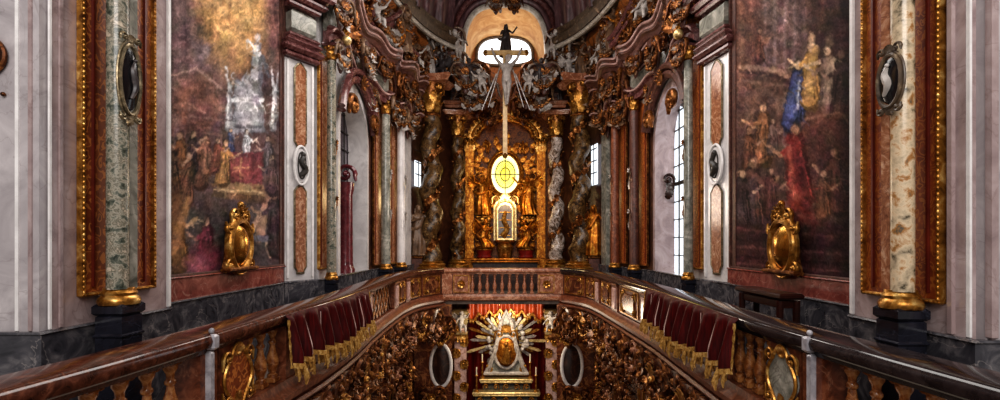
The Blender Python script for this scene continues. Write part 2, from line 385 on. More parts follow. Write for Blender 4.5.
def face(mb, J, hk=1.0, look=(0, -1, -.15)):
    h = (Vector(J['head']) * .55 + Vector(J['crown']) * .45); f = Vector(look).normalized(); up = (Vector(J['crown']) - Vector(J['neck'])).normalized()
    sd = f.cross(up).normalized(); up = sd.cross(f)
    r = .06 * hk
    def at(a, b, c): return tuple(h + sd * a * hk + up * b * hk + f * c * hk)
    mb.ball(at(0, 0, .008), (r * .86, r * .95, r * 1.08), 10)
    mb.ball(at(0, -.012, .064), (.009 * hk, .014 * hk, .014 * hk), 6)       # nose
    mb.ball(at(0, -.036, .052), (.014 * hk, .008 * hk, .006 * hk), 6)       # mouth
    for s in (-1, 1):
        mb.ball(at(s * .02, .008, .054), (.009 * hk,) * 3, 6)
        mb.ball(at(s * .05, -.005, 0), (.008 * hk, .012 * hk, .016 * hk), 6)
    return h, f, up
def hair(J, hk=1.0, look=(0, -1, -.15), long_=False, rnd=random):
    mb = MB(); h = (Vector(J['head']) * .55 + Vector(J['crown']) * .45); f = Vector(look).normalized()
    for i in range(26):
        a = rnd.random() * 6.28; e = rnd.random() ** .7 * 1.5
        d = Vector((math.cos(a) * math.cos(e), math.sin(a) * math.cos(e), math.sin(e)))
        if d.dot(f) > .55: continue
        mb.ball(tuple(h + d * .054 * hk), (.021 * hk,) * 3, 6)
    if long_:
        for k in range(9):
            a = (k / 8 - .5) * 2.6; b = Vector((math.sin(a), 0, 0)) * .05 - f * (.04 * math.cos(a))
            mb.tube([tuple(h + b * hk), tuple(h + b * 1.15 * hk + Vector((0, 0, -.06))), tuple(h + b * 1.3 * hk + Vector((0, 0, -.12)))], [.018, .016, .006], 5)
    return mb
def robe(J, top='chest', hem=.02, w0=.1, w1=.2, folds=9, phase=0, lean=(0, 0), amp=.13):
    mb = MB(); a = Vector(J[top]); feet = (Vector(J['al']) + Vector(J['ar'])) / 2
    kn = (Vector(J['kl']) + Vector(J['kr'])) / 2; pv = Vector(J['pelvis'])
    ctr = spline([a, pv, kn, Vector((feet.x + lean[0], feet.y + lean[1], hem))], 5)
    n = len(ctr) - 1
    def fn(u, v):
        i = min(n, int(round(v * n))); c = ctr[i]; t = u * 2 * PI
        r = (w0 + (w1 - w0) * v ** .8) * (1 + amp * v * math.sin(t * folds + phase + v * 2.5) + .05 * math.sin(t * 3 + v * 6))
        return (c[0] + r * math.cos(t), c[1] + r * .8 * math.sin(t), c[2])
    mb.grid(fn, 54, n, closeu=True)
    # sash blowing to one side
    pts = [tuple(a + Vector((.08, -.07, .02))), tuple(pv + Vector((-.02, -.12, .04))), tuple(pv + Vector((-.15, -.05, -.02))), tuple(pv + Vector((-.25, .05, .06)))]
    mb.tube(spline(pts, 5), [.03, .034, .036, .036, .036, .038, .04, .04, .04, .04, .042, .045, .045, .04, .03, .012], 7, flat=.5)
    return mb
def wing(J, side, L=.42, up=.5):
    mb = MB(); root = (Vector(J['neck']) * .6 + Vector(J['chest']) * .4) + Vector((side * .04, .07, 0))
    for k in range(8):
        a = up - k * .2; LL = L * (1 - .07 * k) * (.8 + .05 * k)
        m = Matrix.Translation(root + Vector((0, .012 * k, 0))) @ Matrix.Rotation(side * (PI / 2 - a), 4, 'Y') @ Matrix.Rotation(-.25, 4, 'X')
        leaf(mb, LL, .09, .25, m, 1)
    mb.tube([tuple(root), tuple(root + Vector((side * L * .35, .02, L * .3))), tuple(root + Vector((side * L * .6, .03, L * .5)))], [.03, .026, .012], 6)
    return mb
FIG = {}
def make_fig(key, pose, robed=True, wings=False, fat=1, hk=1, look=(0, -1, -.15), long_=False, cloth=None):
    """builds and keeps the part meshes of one kind of statue, unit height"""
    mb, J = body(pose, fat, hk); face(mb, J, hk, look)
    z0 = min(p[2] for p in mb.v)
    parts = [('body', mb), ('hair', hair(J, hk, look, long_))]
    if robed:
        rb = robe(J, **(cloth or {})); parts.append(('robe', rb)); z0 = min(z0, min(p[2] for p in rb.v))
    elif cloth:
        lc = MB(); pv = Vector(J['pelvis'])
        lc.grid(lambda u, v: (pv.x + (.088 + .02 * v) * math.cos(u * 2 * PI) * (1 + .06 * math.sin(u * 44)), pv.y + (.082 + .02 * v) * math.sin(u * 2 * PI), pv.z + .05 - .13 * v + .03 * math.sin(u * 6.28)), 40, 4, closeu=True)
        lc.tube([tuple(pv + Vector((.07, -.05, .02))), tuple(pv + Vector((.15, -.06, -.02))), tuple(pv + Vector((.19, -.02, -.12)))], [.025, .035, .02], 7)
        parts.append(('loincloth', lc))
    if wings: parts += [('wing', wing(J, -1)), ('wing', wing(J, 1))]
    FIG[key] = (parts, z0)
make_fig('angel', dict(el=(-.24, -.03, .78), wl=(-.31, -.1, .88), er=(.17, -.05, .66), wr=(.08, -.17, .70), head=(-.01, -.02, .885)), wings=True, long_=True, cloth=dict(lean=(.05, 0)))
make_fig('saint', dict(el=(-.16, -.04, .66), wl=(-.06, -.16, .70), er=(.2, -.06, .69), wr=(.28, -.14, .78)), long_=True, cloth=dict(w1=.18, folds=8))
make_fig('kneel', dict(pelvis=(0, .02, .30), belly=(0, 0, .40), chest=(0, -.02, .52), neck=(0, -.03, .615), head=(0, -.05, .67), crown=(0, -.045, .735),
    sl=(-.105, -.02, .575), el=(-.13, -.12, .46), wl=(-.03, -.22, .53), sr=(.105, -.02, .575), er=(.13, -.12, .46), wr=(.03, -.22, .53),
    hl=(-.06, .02, .27), kl=(-.08, -.15, .05), al=(-.07, .16, .05), tl=(-.07, .25, .02), hr=(.06, .02, .27), kr=(.08, -.14, .05), ar=(.07, .16, .05), tr=(.07, .25, .02)),
    wings=True, cloth=dict(w1=.22, hem=.01))
make_fig('seated', dict(pelvis=(0, .03, .36), belly=(0, .02, .45), chest=(0, 0, .57), neck=(0, -.01, .665), head=(0, -.03, .72), crown=(0, -.02, .785),
    sl=(-.11, 0, .625), el=(-.2, -.05, .5), wl=(-.2, -.2, .42), sr=(.11, 0, .625), er=(.2, -.06, .5), wr=(.16, -.2, .42),
    hl=(-.06, .02, .34), kl=(-.11, -.2, .34), al=(-.11, -.2, .08), tl=(-.12, -.28, .05), hr=(.06, .02, .34), kr=(.11, -.2, .34), ar=(.11, -.2, .08), tr=(.12, -.28, .05)),
    long_=True, cloth=dict(w1=.24, hem=.04))
make_fig('corpus', dict(chest=(0, -.01, .735), head=(.03, -.05, .875), crown=(.045, -.06, .935), el=(-.21, .0, .92), wl=(-.27, .03, 1.07), er=(.21, 0, .92), wr=(.27, .03, 1.07),
    kl=(-.03, -.07, .29), al=(-.01, 0, .06), tl=(-.01, -.04, .0), kr=(.04, -.06, .29), ar=(.015, -.02, .07), tr=(.015, -.06, .01)), robed=False, look=(.35, -1, -.6), cloth={})
PUT = dict(pelvis=(0, 0, .40), belly=(0, -.01, .50), chest=(0, 0, .62), neck=(0, 0, .72), head=(0, -.02, .80), crown=(0, 0, .90), sl=(-.1, 0, .675), sr=(.1, 0, .675), hl=(-.07, 0, .36), hr=(.07, 0, .36))
make_fig('putto', dict(PUT, el=(-.22, -.06, .70), wl=(-.28, -.14, .80), er=(.2, -.06, .57), wr=(.25, -.16, .52), kl=(-.11, -.12, .24), al=(-.1, -.03, .05), tl=(-.1, -.1, .0),
    kr=(.09, -.02, .2), ar=(.1, .08, .04), tr=(.12, .03, -.02)), robed=False, wings=True, fat=1.35, hk=1.5, cloth={'x': 1})
make_fig('putto_seat', dict(PUT, pelvis=(0, .02, .22), belly=(0, .0, .32), chest=(0, 0, .44), neck=(0, -.01, .54), head=(0, -.03, .62), crown=(0, -.01, .72), sl=(-.1, 0, .495), sr=(.1, 0, .495),
    el=(-.2, -.02, .38), wl=(-.25, -.1, .30), er=(.2, -.08, .53), wr=(.24, -.17, .65), hl=(-.07, 0, .18), hr=(.07, 0, .18), kl=(-.1, -.19, .2), al=(-.1, -.21, .02), tl=(-.11, -.28, -.02),
    kr=(.11, -.18, .17), ar=(.12, -.16, 0), tr=(.13, -.23, -.03)), robed=False, wings=True, fat=1.35, hk=1.5, cloth={'x': 1})
_fm = {}
def figure(key, name, label, cat, base, h, mat, rz=0, group=None, mats=None, tilt=0):
    """place a statue: base is the point its lowest part rests on; rz=0 faces the camera (-y)"""
    parts, z0 = FIG[key]
    r = thing(name, label, cat, base, group); r.rotation_euler = (0, tilt, rz); r.scale = (h, h, h)
    for n, mb in parts:
        mm = (mats or {}).get(n, mat); k = (key, id(mb), mm.name)
        if k not in _fm: _fm[k] = mb.mesh(n, mm, (0, 0, z0), True, 60)
        inst(n, _fm[k], r)
    return r

# ------------------------------------------------------------------ wall paintings: pigment painted on a fine vertex grid
class Paint:
    def __init__(s, x0, x1, y0, y1, k=2, bg=(70, 50, 46)):
        s.k = k; s.x0, s.y0 = x0, y0; s.w = int((x1 - x0) * k) + 1; s.h = int((y1 - y0) * k) + 1
        s.X, s.Y = np.meshgrid(x0 + np.arange(s.w) / k, y0 + np.arange(s.h) / k)
        s.a = np.zeros((s.h, s.w, 3)) + np.array(bg, float); s.rng = np.random.RandomState(5)
    def blend(s, m, c): m = np.clip(m, 0, 1)[..., None]; s.a = s.a * (1 - m) + np.array(c, float) * m
    def ell(s, x, y, rx, ry, c, soft=.25, rot=0, al=1):
        dx, dy = s.X - x, s.Y - y; ca, sa = math.cos(rot), math.sin(rot)
        d = np.sqrt(((dx * ca + dy * sa) / rx) ** 2 + ((-dx * sa + dy * ca) / ry) ** 2); s.blend((1 + soft - d) / (2 * soft) * al if soft else (d < 1) * al, c)
    def cap(s, x0, y0, x1, y1, r0, r1, c, soft=.8, al=1):
        vx, vy = x1 - x0, y1 - y0; L = vx * vx + vy * vy + 1e-9
        t = np.clip(((s.X - x0) * vx + (s.Y - y0) * vy) / L, 0, 1)
        d = np.hypot(s.X - x0 - t * vx, s.Y - y0 - t * vy) - (r0 + (r1 - r0) * t); s.blend((.5 - d / (2 * soft)) * al, c)
    def line(s, pts, r, c, soft=.6, al=1):
        for a, b in zip(pts[:-1], pts[1:]): s.cap(*a, *b, r, r, c, soft, al)
    def rect(s, x0, y0, x1, y1, c, soft=1, al=1):
        m = np.minimum(np.minimum(s.X - x0, x1 - s.X), np.minimum(s.Y - y0, y1 - s.Y)); s.blend((m / soft + .5) * al, c)
    def poly(s, pts, c, soft=1, al=1):
        m = np.full(s.X.shape, 1e9)
        for (ax, ay), (bx, by) in zip(pts, pts[1:] + pts[:1]):
            L = math.hypot(bx - ax, by - ay); m = np.minimum(m, ((bx - ax) * (s.Y - ay) - (by - ay) * (s.X - ax)) / L)
        s.blend((m / soft + .5) * al, c)
    def fig(s, x, y, h, cloth, skin=(170, 125, 95), lean=0, arm=1, hair=(50, 34, 28), bend=0):
        d = lambda c, k: tuple(min(255, v * k) for v in c); hx = x + lean * h
        s.cap(x, y, hx, y - h * .68, h * .17, h * .1, d(cloth, .55)); s.cap(x - h * .03, y - h * .03, hx - h * .02, y - h * .66, h * .12, h * .07, cloth)
        for k in range(4):
            q = (k - 1.5) * h * .06; s.cap(x + q * 1.5, y - h * .02, hx + q * .6, y - h * .55, h * .012, h * .01, d(cloth, 1.4 if k % 2 else .5), .5, .8)
        s.cap(hx, y - h * .66, hx + arm * h * .2, y - h * .5, h * .04, h * .03, d(cloth, 1.15)); s.cap(hx + arm * h * .2, y - h * .5, hx + arm * h * .34, y - h * .62, h * .028, h * .02, skin)
        s.ell(hx + bend * h, y - h * .84, h * .058, h * .075, hair, .4); s.ell(hx + bend * h + arm * h * .015, y - h * .815, h * .052, h * .068, skin, .3)
    def grain(s, amp=9, n=500, streak=(2, 5)):
        g = s.rng.normal(0, 1, s.a.shape[:2]); n = int(n * 2.2); g = (g + np.roll(g, 1, 0) + np.roll(g, 1, 1) + np.roll(g, -1, 0)) / 2; s.a += g[..., None] * amp * .6
        for _ in range(n):   # brush marks
            x = s.x0 + s.rng.rand() * s.w / s.k; y = s.y0 + s.rng.rand() * s.h / s.k; an = s.rng.rand() * 3.1; L = 2 + s.rng.rand() * 7
            i, j = int((y - s.y0) * s.k), int((x - s.x0) * s.k); c = s.a[min(i, s.h - 1), min(j, s.w - 1)] * (.62 + .8 * s.rng.rand())
            X0, X1 = max(0, j - 30), min(s.w, j + 30); Y0, Y1 = max(0, i - 30), min(s.h, i + 30)
            XX, YY = s.X[Y0:Y1, X0:X1], s.Y[Y0:Y1, X0:X1]; vx, vy = math.cos(an), math.sin(an)
            t = np.clip((XX - x) * vx + (YY - y) * vy, 0, L); dd = np.hypot(XX - x - t * vx, YY - y - t * vy) - .7
            m = np.clip(.5 - dd, 0, 1)[..., None] * .5; s.a[Y0:Y1, X0:X1] = s.a[Y0:Y1, X0:X1] * (1 - m) + np.clip(c, 0, 255) * m
        # loose hand: the drawing wobbles and the tone drifts
        def field(step, seed):
            rr = np.random.RandomState(seed); gh, gw = int(s.h / step) + 3, int(s.w / step) + 3; g = rr.normal(0, 1, (gh, gw))
            yy, xx = np.arange(s.h) / step, np.arange(s.w) / step; i, j = yy.astype(int), xx.astype(int); fy, fx = (yy - i)[:, None], (xx - j)[None]
            fy, fx = fy * fy * (3 - 2 * fy), fx * fx * (3 - 2 * fx)
            return (g[i][:, j] * (1 - fy) + g[i + 1][:, j] * fy) * (1 - fx) + (g[i][:, j + 1] * (1 - fy) + g[i + 1][:, j + 1] * fy) * fx
        dx = field(9, 1) * 1.0 + field(4, 2) * .5; dy = field(9, 3) * 1.0 + field(4, 4) * .5
        ii = np.clip(np.arange(s.h)[:, None] + dy, 0, s.h - 1).astype(int); jj = np.clip(np.arange(s.w)[None] + dx, 0, s.w - 1).astype(int); s.a = s.a[ii, jj]
        tone = 1 + .10 * field(30, 5) + .08 * field(11, 6) + .09 * field(5, 7) + .06 * field(2, 8); s.a = s.a * np.clip(tone, .45, 1.7)[..., None]
        s.a += np.stack([field(16, 9) * 4, field(16, 10) * 3, field(16, 11) * 3], -1)
        lum = s.a.mean(-1, keepdims=True); s.a = np.clip((lum + (s.a - lum) * .7) * 1.12, 0, 255)
    def sample(s, x, y):
        i = np.clip(((y - s.y0) * s.k).astype(int), 0, s.h - 1); j = np.clip(((x - s.x0) * s.k).astype(int), 0, s.w - 1); return s.a[i, j]

def paint_left():
    p = Paint(160, 300, -60, 285, 2, (88, 62, 60)); r = random.Random(3)
    p.poly([(160, 130), (160, -60), (205, -60), (245, 60), (230, 130)], (104, 74, 74), 20, .8)
    for k in range(7): p.line([(172 + k * 7, -60), (180 + k * 7, 60), (176 + k * 7, 130)], 1.2, (70, 46, 50) if k % 2 else (140, 106, 104), 1.5, .55)
    p.ell(229, -6, 36, 78, (150, 104, 56), .3, -.12); p.ell(232, -10, 29, 66, (196, 142, 78), .4, -.12)
    for k in range(34): a = r.random() * 6.3; q = r.random(); p.cap(230 + 26 * q * math.cos(a), 0 + 58 * q * math.sin(a), 230 + 30 * q * math.cos(a + .2), 8 + 60 * q * math.sin(a + .1), 1.4, .8, r.choice([(222, 176, 106), (168, 112, 60), (206, 158, 96), (140, 88, 46)]), 1.2, .55)
    p.poly([(262, -60), (300, -60), (300, 90), (280, 70), (268, 30)], (112, 66, 62), 8, .9)
    for k in range(6): p.line([(266 + k * 4, -60), (272 + k * 3, 20), (284 + k, 80)], 1, (74, 40, 42) if k % 2 else (138, 92, 82), 1.2, .6)
    # painted architecture: curved colonnade
    p.ell(196, 100, 26, 30, (120, 78, 68), .15); p.ell(197, 106, 19, 27, (140, 84, 66), .2); p.ell(199, 112, 13, 24, (104, 62, 54), .3)
    p.line([(168, 76), (196, 68), (226, 92)], 1.3, (158, 118, 106)); p.line([(168, 108), (186, 102), (204, 112)], 1.2, (150, 98, 82)); p.line([(166, 62), (178, 60), (214, 44)], 1.5, (124, 88, 86), 1, .7)
    p.ell(200, 52, 8, 11, (96, 76, 78), .4); p.ell(206, 50, 4, 6, (128, 104, 102), .4)
    for y in (120, 128, 136): p.line([(165, y), (190, y - 4), (222, y - 1)], .9, (150, 106, 90) if y != 128 else (72, 44, 42), .8, .7)
    for x in (172, 180, 188): p.line([(x, 108), (x + 1, 140)], 1.4, (112, 74, 66), 1, .7)
    # grey monument with its statue and two white angels
    g = (150, 146, 152)
    p.poly([(231, 132), (234, 78), (261, 78), (265, 132)], (112, 108, 116), 2); p.poly([(234, 130), (236, 84), (256, 84), (258, 130)], g, 3); p.rect(230, 97, 264, 102, (186, 182, 186), 1.2, .9); p.rect(233, 124, 264, 128, (90, 86, 94), 1, .8)
    p.poly([(238, 84), (246, 70), (255, 84)], (176, 172, 176), 2)
    p.cap(256, 80, 257, 45, 7, 4.2, (104, 100, 108)); p.cap(254, 78, 256, 46, 4, 2.6, (168, 164, 168)); p.ell(257, 37, 3, 4.2, (160, 150, 146), .3); p.cap(255, 48, 247, 40, 1.6, 1.1, (172, 166, 166)); p.cap(258, 50, 266, 66, 2, 1.2, (190, 186, 188)); p.cap(262, 56, 268, 76, 2.2, 1.2, (80, 76, 84))
    for x in (228, 273):
        p.cap(x, 128, x + 1, 92, 3.4, 2.4, (132, 126, 132)); p.cap(x - 1, 126, x, 92, 1.6, 1.2, (206, 200, 202)); p.ell(x + 1, 86, 2.2, 3, (190, 182, 180), .3); p.cap(x + 1, 92, x - 3, 66, 1.5, .7, (188, 184, 190)); p.cap(x + 2, 92, x + 5, 72, 1.3, .6, (150, 146, 154))
    p.fig(246, 156, 30, (176, 172, 176), (200, 180, 166)); p.fig(268, 168, 36, (96, 84, 88), (160, 130, 112), 0, -1); p.fig(230, 150, 24, (60, 64, 96))
    # altar, table, steps and the crowd
    p.rect(226, 152, 262, 186, (118, 48, 54), 2); p.rect(230, 158, 250, 180, (140, 62, 60), 4); p.line([(240, 158), (240, 178)], 1, (186, 120, 80)); p.line([(233, 167), (248, 167)], 1, (186, 120, 80))
    p.poly([(213, 190), (219, 181), (263, 184), (266, 197)], (146, 108, 72), 1.5); p.poly([(211, 196), (213, 190), (266, 196), (266, 204)], (96, 66, 46), 1.2); p.line([(214, 189), (262, 192)], .8, (190, 152, 104))
    p.rect(160, 204, 300, 290, (74, 62, 60), 14, .85); p.line([(205, 236), (285, 226)], 1.2, (108, 92, 86), 1.5, .7)
    for x, y, h, c in ((200, 182, 50, (96, 56, 42)), (190, 170, 44, (60, 40, 40)), (178, 176, 50, (128, 74, 40)), (206, 170, 40, (146, 92, 66)), (222, 180, 46, (176, 116, 62)), (214, 168, 34, (118, 62, 50)), (184, 200, 54, (104, 62, 44)), (171, 192, 56, (92, 60, 36))):
        p.fig(x, y, h, c, (186, 138, 104), r.uniform(-.05, .1), r.choice([1, 1, -1]))
    p.fig(178, 262, 72, (132, 84, 44), (190, 140, 100), -.08, 1); p.cap(170, 262, 176, 196, 12, 6, (110, 70, 40), 3); p.cap(172, 250, 188, 200, 5, 3, (164, 108, 60), 2)
    p.fig(204, 268, 58, (118, 44, 60), (170, 120, 96), .05, -1); p.ell(206, 258, 16, 14, (108, 38, 54), .4); p.ell(196, 264, 12, 9, (140, 66, 76), .4, .4)
    p.cap(258, 238, 266, 206, 4.6, 5, (160, 116, 92)); p.cap(260, 214, 250, 232, 3, 2, (176, 132, 104)); p.cap(266, 236, 270, 256, 3.4, 1.8, (176, 136, 110)); p.ell(267, 196, 3.4, 4.6, (150, 108, 84), .3); p.cap(256, 238, 272, 238, 3, 5, (110, 104, 116)); p.cap(266, 210, 276, 220, 2.4, 1.6, (166, 122, 96))
    p.fig(278, 248, 66, (66, 44, 48), (150, 108, 86), -.06, -1); p.fig(286, 250, 60, (86, 52, 50), (150, 110, 90)); p.fig(272, 190, 40, (92, 66, 66), (160, 124, 104), 0, -1)
    p.rect(160, -60, 171, 290, (48, 34, 32), 5, .7); p.rect(280, -60, 300, 290, (60, 38, 36), 6, .55)
    p.grain(9, 900); return p

def paint_right():
    p = Paint(725, 860, -60, 290, 2, (84, 54, 46)); r = random.Random(8)
    p.rect(725, -60, 860, 60, (100, 70, 62), 30, .8)
    for k in range(9): p.line([(765 + k * 5, -60), (764 + k * 5, 66)], 1.6, ((126, 96, 96), (84, 58, 60))[k % 2], 1.5, .75)
    p.poly([(725, 90), (725, -60), (756, -60), (762, 20), (752, 90)], (92, 54, 44), 8, .9); p.line([(736, -60), (742, 40), (739, 90)], 2, (140, 92, 66), 2, .5); p.line([(748, -60), (752, 50)], 1.5, (128, 76, 60), 2, .6)
    p.poly([(806, 60), (800, -60), (860, -60), (860, 70)], (66, 38, 32), 12, .9)
    for k in range(6): p.line([(808 + k * 7, -60), (806 + k * 8, 20)], 1.4, ((104, 66, 50), (46, 26, 24))[k % 2], 2, .6)
    p.line([(740, 66), (778, 70), (796, 82)], 2.4, (138, 100, 82), 1); p.line([(740, 71), (778, 76), (794, 88)], 1.4, (60, 36, 34), 1); p.line([(744, 80), (788, 86)], 1.2, (120, 82, 70), 1)
    p.ell(764, 118, 16, 36, (112, 74, 60), .12); p.ell(765, 124, 11.5, 32, (70, 44, 40), .2); p.rect(744, 90, 749, 170, (106, 74, 64), 1.5, .7); p.rect(782, 90, 787, 150, (112, 80, 72), 1.5, .7)
    p.fig(759, 58, 34, (96, 54, 40), (170, 120, 90)); p.ell(764, 38, 4, 6, (120, 78, 58), .4)
    p.fig(762, 158, 62, (132, 78, 46), (188, 132, 92), .03, -1); p.fig(748, 166, 44, (104, 58, 40), (160, 110, 80)); p.fig(772, 150, 36, (92, 66, 60), (150, 112, 90))
    p.fig(793, 122, 70, (50, 56, 104), (196, 150, 120), .06, 1); p.cap(788, 122, 796, 76, 5.5, 3, (60, 68, 118), 1.5); p.cap(797, 108, 799, 80, 1.2, 1, (190, 184, 196), .8, .8)
    p.fig(811, 100, 66, (176, 118, 54), (206, 158, 116), .0, -1); p.cap(808, 92, 814, 48, 5, 3.4, (196, 142, 74), 2); p.cap(822, 60, 806, 66, 2.2, 1.4, (204, 158, 118)); p.ell(811, 37, 3.4, 5, (190, 140, 104), .3)
    p.fig(830, 108, 70, (128, 96, 80), (190, 146, 116), -.03, -1); p.cap(826, 88, 832, 60, 4, 4, (168, 132, 106), 1.5); p.ell(829, 40, 4.6, 6, (96, 66, 50), .4); p.fig(842, 116, 76, (70, 44, 38), (140, 98, 78), 0, -1)
    p.ell(824, 150, 34, 40, (98, 50, 38), .25, .3); p.line([(790, 138), (806, 118), (838, 112), (852, 116)], 1.4, (138, 86, 70), 1, .8); p.ell(830, 158, 22, 28, (72, 38, 32), .5)
    p.fig(800, 196, 82, (124, 34, 30), (170, 110, 80), -.05, -1); p.cap(798, 200, 790, 138, 11, 5, (118, 32, 30), 2.5); p.cap(794, 196, 788, 146, 3, 2, (164, 66, 50), 1.5, .8); p.cap(806, 210, 800, 160, 5, 3, (88, 20, 24), 2, .8); p.ell(808, 224, 16, 12, (110, 36, 30), .5)
    p.fig(752, 224, 76, (96, 56, 48), (166, 116, 84), .0, 1); p.cap(748, 224, 752, 180, 5, 4, (76, 52, 56), 2, .9); p.fig(741, 222, 60, (58, 38, 40)); p.fig(770, 212, 50, (80, 42, 40), (150, 104, 80)); p.fig(838, 206, 66, (88, 46, 36), (150, 100, 74), -.05, -1); p.fig(822, 214, 50, (106, 62, 42), (160, 110, 80))
    p.rect(725, 222, 860, 295, (58, 28, 28), 8, .9)
    for y, c in ((228, (96, 50, 48)), (238, (44, 20, 22)), (245, (100, 54, 50)), (255, (42, 20, 22)), (262, (94, 50, 46)), (271, (40, 18, 20))): p.line([(728, y), (858, y + 10)], 1.3, c, 1, .85)
    p.rect(838, -60, 860, 290, (40, 22, 20), 12, .7); p.ell(800, 206, 20, 16, (130, 60, 40), .8, 0, .4)
    p.grain(10, 900); return p

def mural_mesh(mb_pts, p, name):
    """mb_pts: function (u, v) -> (world point, picture coordinate)"""
    nu, nv = 230, 340; vs = []; px = []
    for j in range(nv + 1):
        for i in range(nu + 1):
            w, q = mb_pts(i / nu, j / nv); vs.append(w); px.append(q)
    fs = []
    W = nu + 1
    for j in range(nv):
        for i in range(nu): a = j * W + i; fs.append((a, a + 1, a + 1 + W, a + W))
    mb = MB(); mb.v = vs; mb.f = fs
    px = np.array(px); col = p.sample(px[:, 0], px[:, 1]) / 255.0
    lin = np.where(col <= .04045, col / 12.92, ((col + .055) / 1.055) ** 2.4)
    m, nt, b = _base(name, .7, 0); b.inputs['Specular IOR Level'].default_value = .12
    at = nt.nodes.new('ShaderNodeAttribute'); at.attribute_name = 'pigment'; nt.links.new(at.outputs['Color'], b.inputs['Base Color'])
    return mb, m, np.concatenate([lin, np.ones((len(lin), 1))], 1)
ORD = ['first', 'second', 'third', 'fourth', 'fifth', 'sixth', 'seventh', 'eighth', 'ninth', 'tenth', 'eleventh', 'twelfth', 'thirteenth', 'fourteenth', 'fifteenth', 'sixteenth', 'seventeenth', 'eighteenth']
# ================================================================== SETTING
def wallstrip(name, pts, z0, z1, th, side, mat):
    mb = MB(); mb.sweep(pts, [(0, z0), (0, z1), (-th, z1), (-th, z0)], side=side); return struct(name, mb, mat)
# path runs away from the camera; 'side' turns the sweep normal towards the nave (left wall +1 -> +x, right wall -1 -> -x)
LP = [(-3.6, 13.2), (-3.1, 16.2), (-2.6, 18.5), (-1.95, 20.2)]
RP = [(3.9, 12.8), (3.3, 16.2), (2.75, 18.5), (2.15, 20.2)]
mb = MB(); mb.box((-4.85, 4.75, 9.5), (2.4, 1.44, 9)); struct('wall_left', mb, M['pier'])
mb = MB(); mb.box((4.72, 4.3, 9.5), (2.6, 1.2, 9)); struct('wall_right', mb, M['pier'])
mb = MB(); mb.box((-4.915, 3.99, 9.5), (2.5, .08, 9)); struct('wall_left_front', mb, M['grey'])
mb = MB(); mb.box((4.8, 3.66, 9.5), (2.6, .08, 9)); struct('wall_right_front', mb, M['grey'])
wallstrip('wall_left_painted', [(-4.02, 5.4), (-4.02, 9.3)], FL, 13, .3, 1, M['purple2'])
wallstrip('wall_right_painted', [(4.02, 4.85), (4.02, 8.9)], FL, 13, .3, -1, M['purple2'])
def window_wall(name, x, y0, o0, o1, y1, spring, side, mat):
    # wall parallel to the nave with a round-headed opening between o0 and o1
    mb = MB(); th = .45; r = (o1 - o0) / 2; cy = (o0 + o1) / 2; zt = 13.0
    out = x - side * 0; bx = x - side * th
    def face(a, b, z0_, z1_):
        mb.box(((x + bx) / 2, (a + b) / 2, (z0_ + z1_) / 2), (th, b - a, z1_ - z0_))
    face(y0, o0, FL, zt); face(o1, y1, FL, zt); face(o0, o1, FL, 6.15)
    n = 18
    for k in range(n):
        a0, a1 = PI * k / n, PI * (k + 1) / n
        ya, yb = cy - r * math.cos(a0), cy - r * math.cos(a1); za, zb = spring + r * math.sin(a0), spring + r * math.sin(a1)
        vs = [(q, ya, za) for q in (x, bx)] + [(q, yb, zb) for q in (x, bx)] + [(q, ya, zt) for q in (x, bx)] + [(q, yb, zt) for q in (x, bx)]
        mb.add(vs, [(0, 2, 3, 1), (0, 4, 6, 2), (1, 3, 7, 5), (4, 5, 7, 6)])
    struct(name, mb, mat)
    # white splayed reveal
    mb = MB(); prof = [(0, .06), (.06, .06), (.06, -.05), (0, -.05)]
    path = [(o0, 6.15)] + [(cy - r * math.cos(PI * k / 20), spring + r * math.sin(PI * k / 20)) for k in range(21)] + [(o1, 6.15)]
    vs = []
    for (yy, zz) in path:
        dy = (yy - cy) / r if zz > spring else (1 if yy > cy else -1); dz = (zz - spring) / r if zz > spring else 0
        for off, inn in ((.03, x + side * .05), (-.12, x + side * .05), (-.12, bx), (.03, bx)):
            vs.append((inn, yy + dy * (off), zz + dz * off))
    fs = []
    for i in range(len(path) - 1):
        for k in range(4): fs.append((i * 4 + k, i * 4 + (k + 1) % 4, i * 4 + 4 + (k + 1) % 4, i * 4 + 4 + k))
    mb.add(vs, fs); return mb, cy, r, bx
mb, cyL, rL, bxL = window_wall('wall_left_window', -3.6, 9.75, 10.8, 13.2, 13.3, 9.4, 1, M['white']); struct('trim_1', mb, M['white'])
mb, cyR, rR, bxR = window_wall('wall_right_window', 3.9, 9.55, 10.4, 12.8, 12.9, 9.4, -1, M['white']); struct('trim_2', mb, M['pier'])
wallstrip('wall_left_choir', LP[:2], FL, 13.0, .3, 1, M['darkwall']); wallstrip('wall_right_choir', RP[:2], FL, 13.0, .3, -1, M['darkwall'])
wallstrip('wall_left_apse', LP[1:], FL, 13.6, .3, 1, M['darkwall']); wallstrip('wall_right_apse', RP[1:], FL, 13.6, .3, -1, M['darkwall'])
mb = MB(); mb.box((0.1, 20.45, 9.0), (4.4, .3, 8.2)); struct('wall_altar', mb, M['altarwall'])
mb = MB(); mb.box((-4.1, 9.5, 8.9), (.3, 1.0, 7.8)); mb.box((4.12, 9.1, 8.9), (.2, 1.0, 7.8)); struct('wall_behind_pilasters', mb, M['purple2'])
